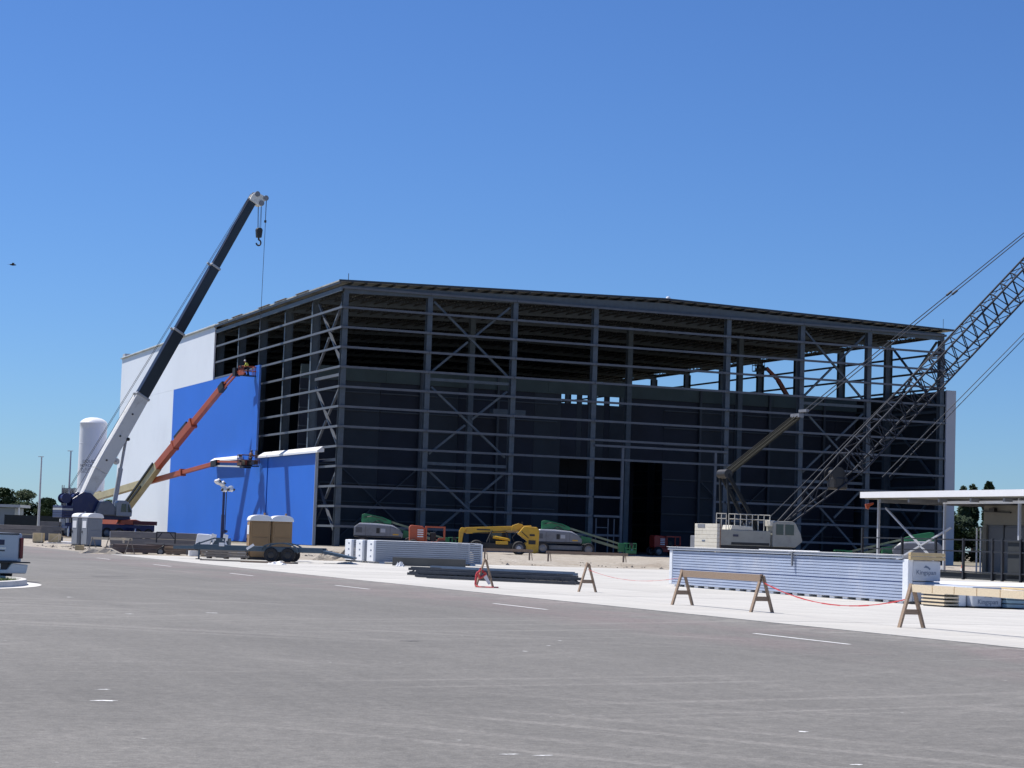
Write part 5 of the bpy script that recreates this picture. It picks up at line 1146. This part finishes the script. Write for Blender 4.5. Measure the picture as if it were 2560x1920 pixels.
# ================================================================== trees
def leaf_tree(seed, h, w, n, leafmat, crown_lo=.25, conif=False):
    r = random.Random(seed); tk = MB(); tk.tube((0, 0, 0), (.1, .05, h * .55), .025 * h, .012 * h, 8)
    blobs = []
    for i in range(7 if not conif else 8):
        a = r.uniform(0, 6.28); zz = h * r.uniform(crown_lo + .08, .86); rr = w * .5 * r.uniform(.2, .62) * (1 if not conif else max(.12, 1.05 - zz / h))
        c = Vector((rr * math.cos(a), rr * math.sin(a), zz)); tk.tube((.05, .02, min(zz * .75, h * .5)), c, .009 * h, .003 * h, 5)
        blobs.append((c, w * r.uniform(.18, .30) * (1 if not conif else .6), h * r.uniform(.09, .16)))
    blobs.append((Vector((0, 0, h * .86)), w * (.2 if not conif else .1), h * .13)); blobs.append((Vector((0, 0, h * .55)), w * .3 * (1 if not conif else .7), h * .22))
    lf = MB(); s = .032 * h
    for i in range(n):
        c, rw, rh = blobs[r.randrange(len(blobs))]
        while True:
            p = Vector((r.uniform(-1, 1), r.uniform(-1, 1), r.uniform(-1, 1)))
            if .35 < p.length < 1: break
        p = c + Vector((p.x * rw, p.y * rw, p.z * rh)); a = Vector((r.gauss(0, 1), r.gauss(0, 1), r.gauss(0, .6))).normalized() * s * r.uniform(.5, 1.2); b_ = a.orthogonal().normalized() * s * r.uniform(.4, .9)
        lf.add([p - a, p + b_, p + a, p - b_], [(0, 1, 2, 3)])
    return tk.mesh('trunk', BARK, True), lf.mesh('crown', leafmat)
kinds = [leaf_tree(11, 9.0, 9.5, 5200, LEAF, .0), leaf_tree(12, 8.2, 10.5, 5200, LEAF2, .0), leaf_tree(13, 7.4, 9.0, 4600, LEAF, .0), leaf_tree(14, 7.8, 12.0, 5600, LEAF2, .0), leaf_tree(21, 20.5, 9.0, 2400, LEAF2, .5, True), leaf_tree(22, 19.0, 6.0, 1800, LEAF2, .5, True)]
def tree(k, loc, rot, sc, label, group):
    T_ = thing('broadleaf_tree' if k < 4 else 'pine_tree', label, 'tree', loc, rot, group); T_.scale = (sc, sc, sc)
    inst('trunk', kinds[k][0], T_); inst('crown', kinds[k][1], T_)
r = random.Random(31); TG = 'trees along the far left'
spots = [(-141 + 3.1 * i + r.uniform(-.8, .8), r.uniform(458, 492), r.randrange(4), r.uniform(.92, 1.10)) for i in range(24)]
ORD = ['first', 'second', 'third', 'fourth', 'fifth', 'sixth', 'seventh', 'eighth', 'ninth', 'tenth', 'eleventh', 'twelfth', 'thirteenth', 'fourteenth', 'fifteenth', 'sixteenth', 'seventeenth', 'eighteenth', 'nineteenth', 'twentieth', 'twenty-first', 'twenty-second', 'twenty-third', 'twenty-fourth']
for i, (x, y, k, sc) in enumerate(spots): tree(k, (x, y, -.05), r.uniform(0, 6.28), sc, ORD[i] + ' dark green tree counted from the left in the far treeline', TG)
for i, (x, y, k, sc, lab) in enumerate([(112.6, 500, 5, .97, 'tall pine left of three whose tips show above the canopy roof'), (116.2, 505, 5, 1.0, 'slim tall pine in the middle of three above the canopy roof'), (119.2, 500, 4, .97, 'bushier tall pine right of three above the canopy roof'), (105.6, 500, 4, .9, 'broad dark pine tip beside the hangar right corner')]):
    tree(k, (x, y, -.05), i * 1.3, sc, lab, 'pines beyond the canopy')
for i in range(9): tree((1, 3, 0)[i % 3], (76 + 5.0 * i, 398 + 7 * (i % 2), -.05), i * 2.1, 1.15, ORD[i] + ' shaded tree from the left in the dark row glimpsed beneath the canopy', 'trees glimpsed under the canopy')

# ================================================================== workers
def person(loc, rot, label, shirt, hat, lean=.35, trouser=CLOTHD):
    T_ = thing('person', label, 'person', loc, rot)
    def rig(name, pts, edges, rad, m, root=0, sub=1):
        me = bpy.data.meshes.new(name); me.from_pydata([tuple(p) for p in pts], edges, []); me.materials.append(m)
        o = bpy.data.objects.new(name, me); COL.objects.link(o); o.parent = T_
        sk = o.modifiers.new('skin', 'SKIN'); sk.use_smooth_shade = True; lay = me.skin_vertices[0] if me.skin_vertices else None
        if lay is None:
            bpy.context.view_layer.update(); lay = me.skin_vertices[0] if me.skin_vertices else None
        if lay is not None:
            for i, v in enumerate(lay.data): v.radius = (rad[i], rad[i]) if not isinstance(rad[i], tuple) else rad[i]; v.use_root = (i == root)
        sb = o.modifiers.new('sub', 'SUBSURF'); sb.levels = sub; sb.render_levels = sub
        return o
    L = lean; V = Vector
    pel = V((0, 0, .98)); wst = V((L * .15, 0, 1.12)); chs = V((L * .6, 0, 1.36)); nek = V((L * .95, 0, 1.56)); hdb = V((L * 1.15 + .02, 0, 1.66)); hdt = V((L * 1.25 + .03, 0, 1.80)); nos = V((L * 1.25 + .14, 0, 1.69))
    pts = [pel, wst, chs, nek, hdb, hdt, nos]; ed = [(0, 1), (1, 2), (2, 3), (3, 4), (4, 5), (4, 6)]; rad = [.15, (.15, .12), (.19, .13), .055, .085, .085, .02]
    arm = {}
    for s in (-1, 1):
        k = len(pts); sh_ = chs + V((.02, s * .20, .10)); el = sh_ + V((.10, s * .06, -.28)); wr = el + V((.24, -s * .03, -.08)); pm_ = wr + V((.08, 0, -.02))
        pts += [sh_, el, wr, pm_]; ed += [(2, k), (k, k + 1), (k + 1, k + 2), (k + 2, k + 3)]; rad += [.07, .05, .035, .042]; arm[s] = (sh_, el, wr)
        for q, (dy, ln_) in enumerate(((-.032, .07), (-.012, .085), (.010, .08), (.030, .06))):
            m_ = len(pts); a = pm_ + V((.05, s * dy, 0)); b_ = a + V((ln_ * .5, 0, -.015)); pts += [a, b_]; ed += [(k + 3, m_), (m_, m_ + 1)]; rad += [.010, .008]
        m_ = len(pts); pts += [wr + V((.05, -s * .05, -.02)), wr + V((.10, -s * .07, -.04))]; ed += [(k + 2, m_), (m_, m_ + 1)]; rad += [.011, .009]
    for s in (-1, 1):
        k = len(pts); hp = pel + V((0, s * .10, -.06)); kn = V((.06, s * .12, .52)); ank = V((-.02, s * .12, .09)); toe = V((.16, s * .13, .04))
        pts += [hp, kn, ank, toe]; ed += [(0, k), (k, k + 1), (k + 1, k + 2), (k + 2, k + 3)]; rad += [.10, .07, .045, .04]
    rig('body', pts, ed, rad, SKIN)
    sp = [pel + V((0, 0, .02)), wst, chs, chs.lerp(nek, .7)]; se = [(0, 1), (1, 2), (2, 3)]; sr = [.165, (.165, .14), (.205, .15), .08]
    for s in (-1, 1):
        k = len(sp); sp += [arm[s][0], arm[s][1], arm[s][1].lerp(arm[s][2], .85)]; se += [(2, k), (k, k + 1), (k + 1, k + 2)]; sr += [.085, .064, .05]
    rig('shirt', sp, se, sr, shirt)
    tp = [pel]; te = []; tr_ = [.17]
    for s in (-1, 1):
        k = len(tp); tp += [pel + V((0, s * .10, -.07)), V((.06, s * .12, .52)), V((-.02, s * .12, .12))]; te += [(0, k), (k, k + 1), (k + 1, k + 2)]; tr_ += [.115, .085, .07]
    rig('trousers', tp, te, tr_, trouser)
    for s in (-1, 1): MB().prism([(-.10, 0), (.20, 0), (.20, .07), (.05, .12), (.04, .16), (-.10, .16)], s * .12 - .055, s * .12 + .055).build('boot', BLACKM, T_, bev=.02)
    h = MB().lathe([(.165, 0), (.135, .01), (.13, .06), (.105, .115), (.05, .145), (0, .15)], (0, 0, 0), 16).build('hard_hat', hat, T_, True); h.location = hdt + V((-.01, 0, -.03)); h.rotation_euler = (0, .25, 0)
    for s in (-1, 1): MB().box(hdb.x - .02, hdb.x + .03, s * .088 - .012, s * .088 + .012, hdb.z - .0, hdb.z + .06).build('ear', SKIN, T_, bev=.01)
    for s in (-1, 1): MB().lathe([(0, -.012), (.013, 0), (0, .012)], (hdb.x + .085, s * .034, hdb.z + .055), 8).build('eye', BLACKM, T_)
    MB().box(hdb.x + .075, hdb.x + .09, -.028, .028, hdb.z - .025, hdb.z - .015).build('mouth', mat('lip', (.25, .09, .07), .6), T_)
    T_.scale = (1.06, 1.06, 1.06)
person(S(-2.15, 34.1, 21.76), math.radians(160), 'worker in hi-vis yellow shirt and white hard hat leaning in the upper basket', HIVIS, HATW, .38)
person(S(-1.9, 32.0, 9.91), math.radians(60), 'worker in dark clothes and dark hard hat standing in the lower basket', CLOTHB, HATD, .12)

rb = MB(); r = random.Random(77)
for i in range(1150):
    if i < 900: P = S(r.uniform(-40, 2), r.uniform(-111.4, -92) , .03)
    elif i < 1250: P = S(r.uniform(-46.5, -38), r.uniform(-105, -80), .03)
    else: P = S(r.uniform(-46.8, -36), r.uniform(-150, -108), .016)
    sz = r.choice((.04, .05, .07, .1, .16)) * (1 if i < 1250 else .6); q = [P + Vector((r.uniform(-1, 1), r.uniform(-1, 1), 0)).normalized() * sz * r.uniform(.6, 1.3) for _ in range(4)] + [P + Vector((r.uniform(-.3, .3) * sz, r.uniform(-.3, .3) * sz, sz * r.uniform(.5, 1.1)))]
    rb.add(q, [(0, 1, 4), (1, 2, 4), (2, 3, 4), (3, 0, 4)])
tag(rb.build('rubble', mat('pale rubble', (.34, .30, .25), .9, 0, .35, 1.5)), 'scattered pale rubble and scraps on the dirt before the hangar', 'rubble', kind='stuff')
for i, (x, y, rz, m, lab) in enumerate([(-17.4, 112.6, .3, PLAST, 'white carton on the ground left of the light tower'), (-14.5, 111.5, -.2, PLAST, 'white carton on the planks between light tower and tan toilets'), (-25.5, 121.0, .1, CARTON, 'kraft carton behind the left barricade')]):
    o = MB().box(-.25, .25, -.2, .2, 0, .3).build('carton', m, None, False, .015); o.location = (x, y, .05); o.rotation_euler = (0, 0, rz); tag(o, lab, 'carton')

# ================================================================== bird
bd_ = thing('bird', 'small dark bird gliding against the sky at the left edge', 'bird', (-50.2, 200, 27.2), .4)
MB().lathe([(0, -.35), (.07, -.2), (.1, 0), (.07, .2), (.03, .34), (0, .36)], (0, 0, 0), 10, 'x').build('body', BIRDM, bd_, True)
for s in (-1, 1): MB().add([(-.12, 0, .03), (.12, 0, .03), (.1, s * .45, .14), (-.04, s * .85, .08), (-.12, s * .45, .14)], [(0, 1, 2, 3, 4)]).build('wing', BIRDM, bd_)
MB().add([(-.3, -.02, 0), (-.3, .02, 0), (-.5, .09, 0), (-.5, -.09, 0)], [(0, 1, 2, 3)]).build('tail', BIRDM, bd_)
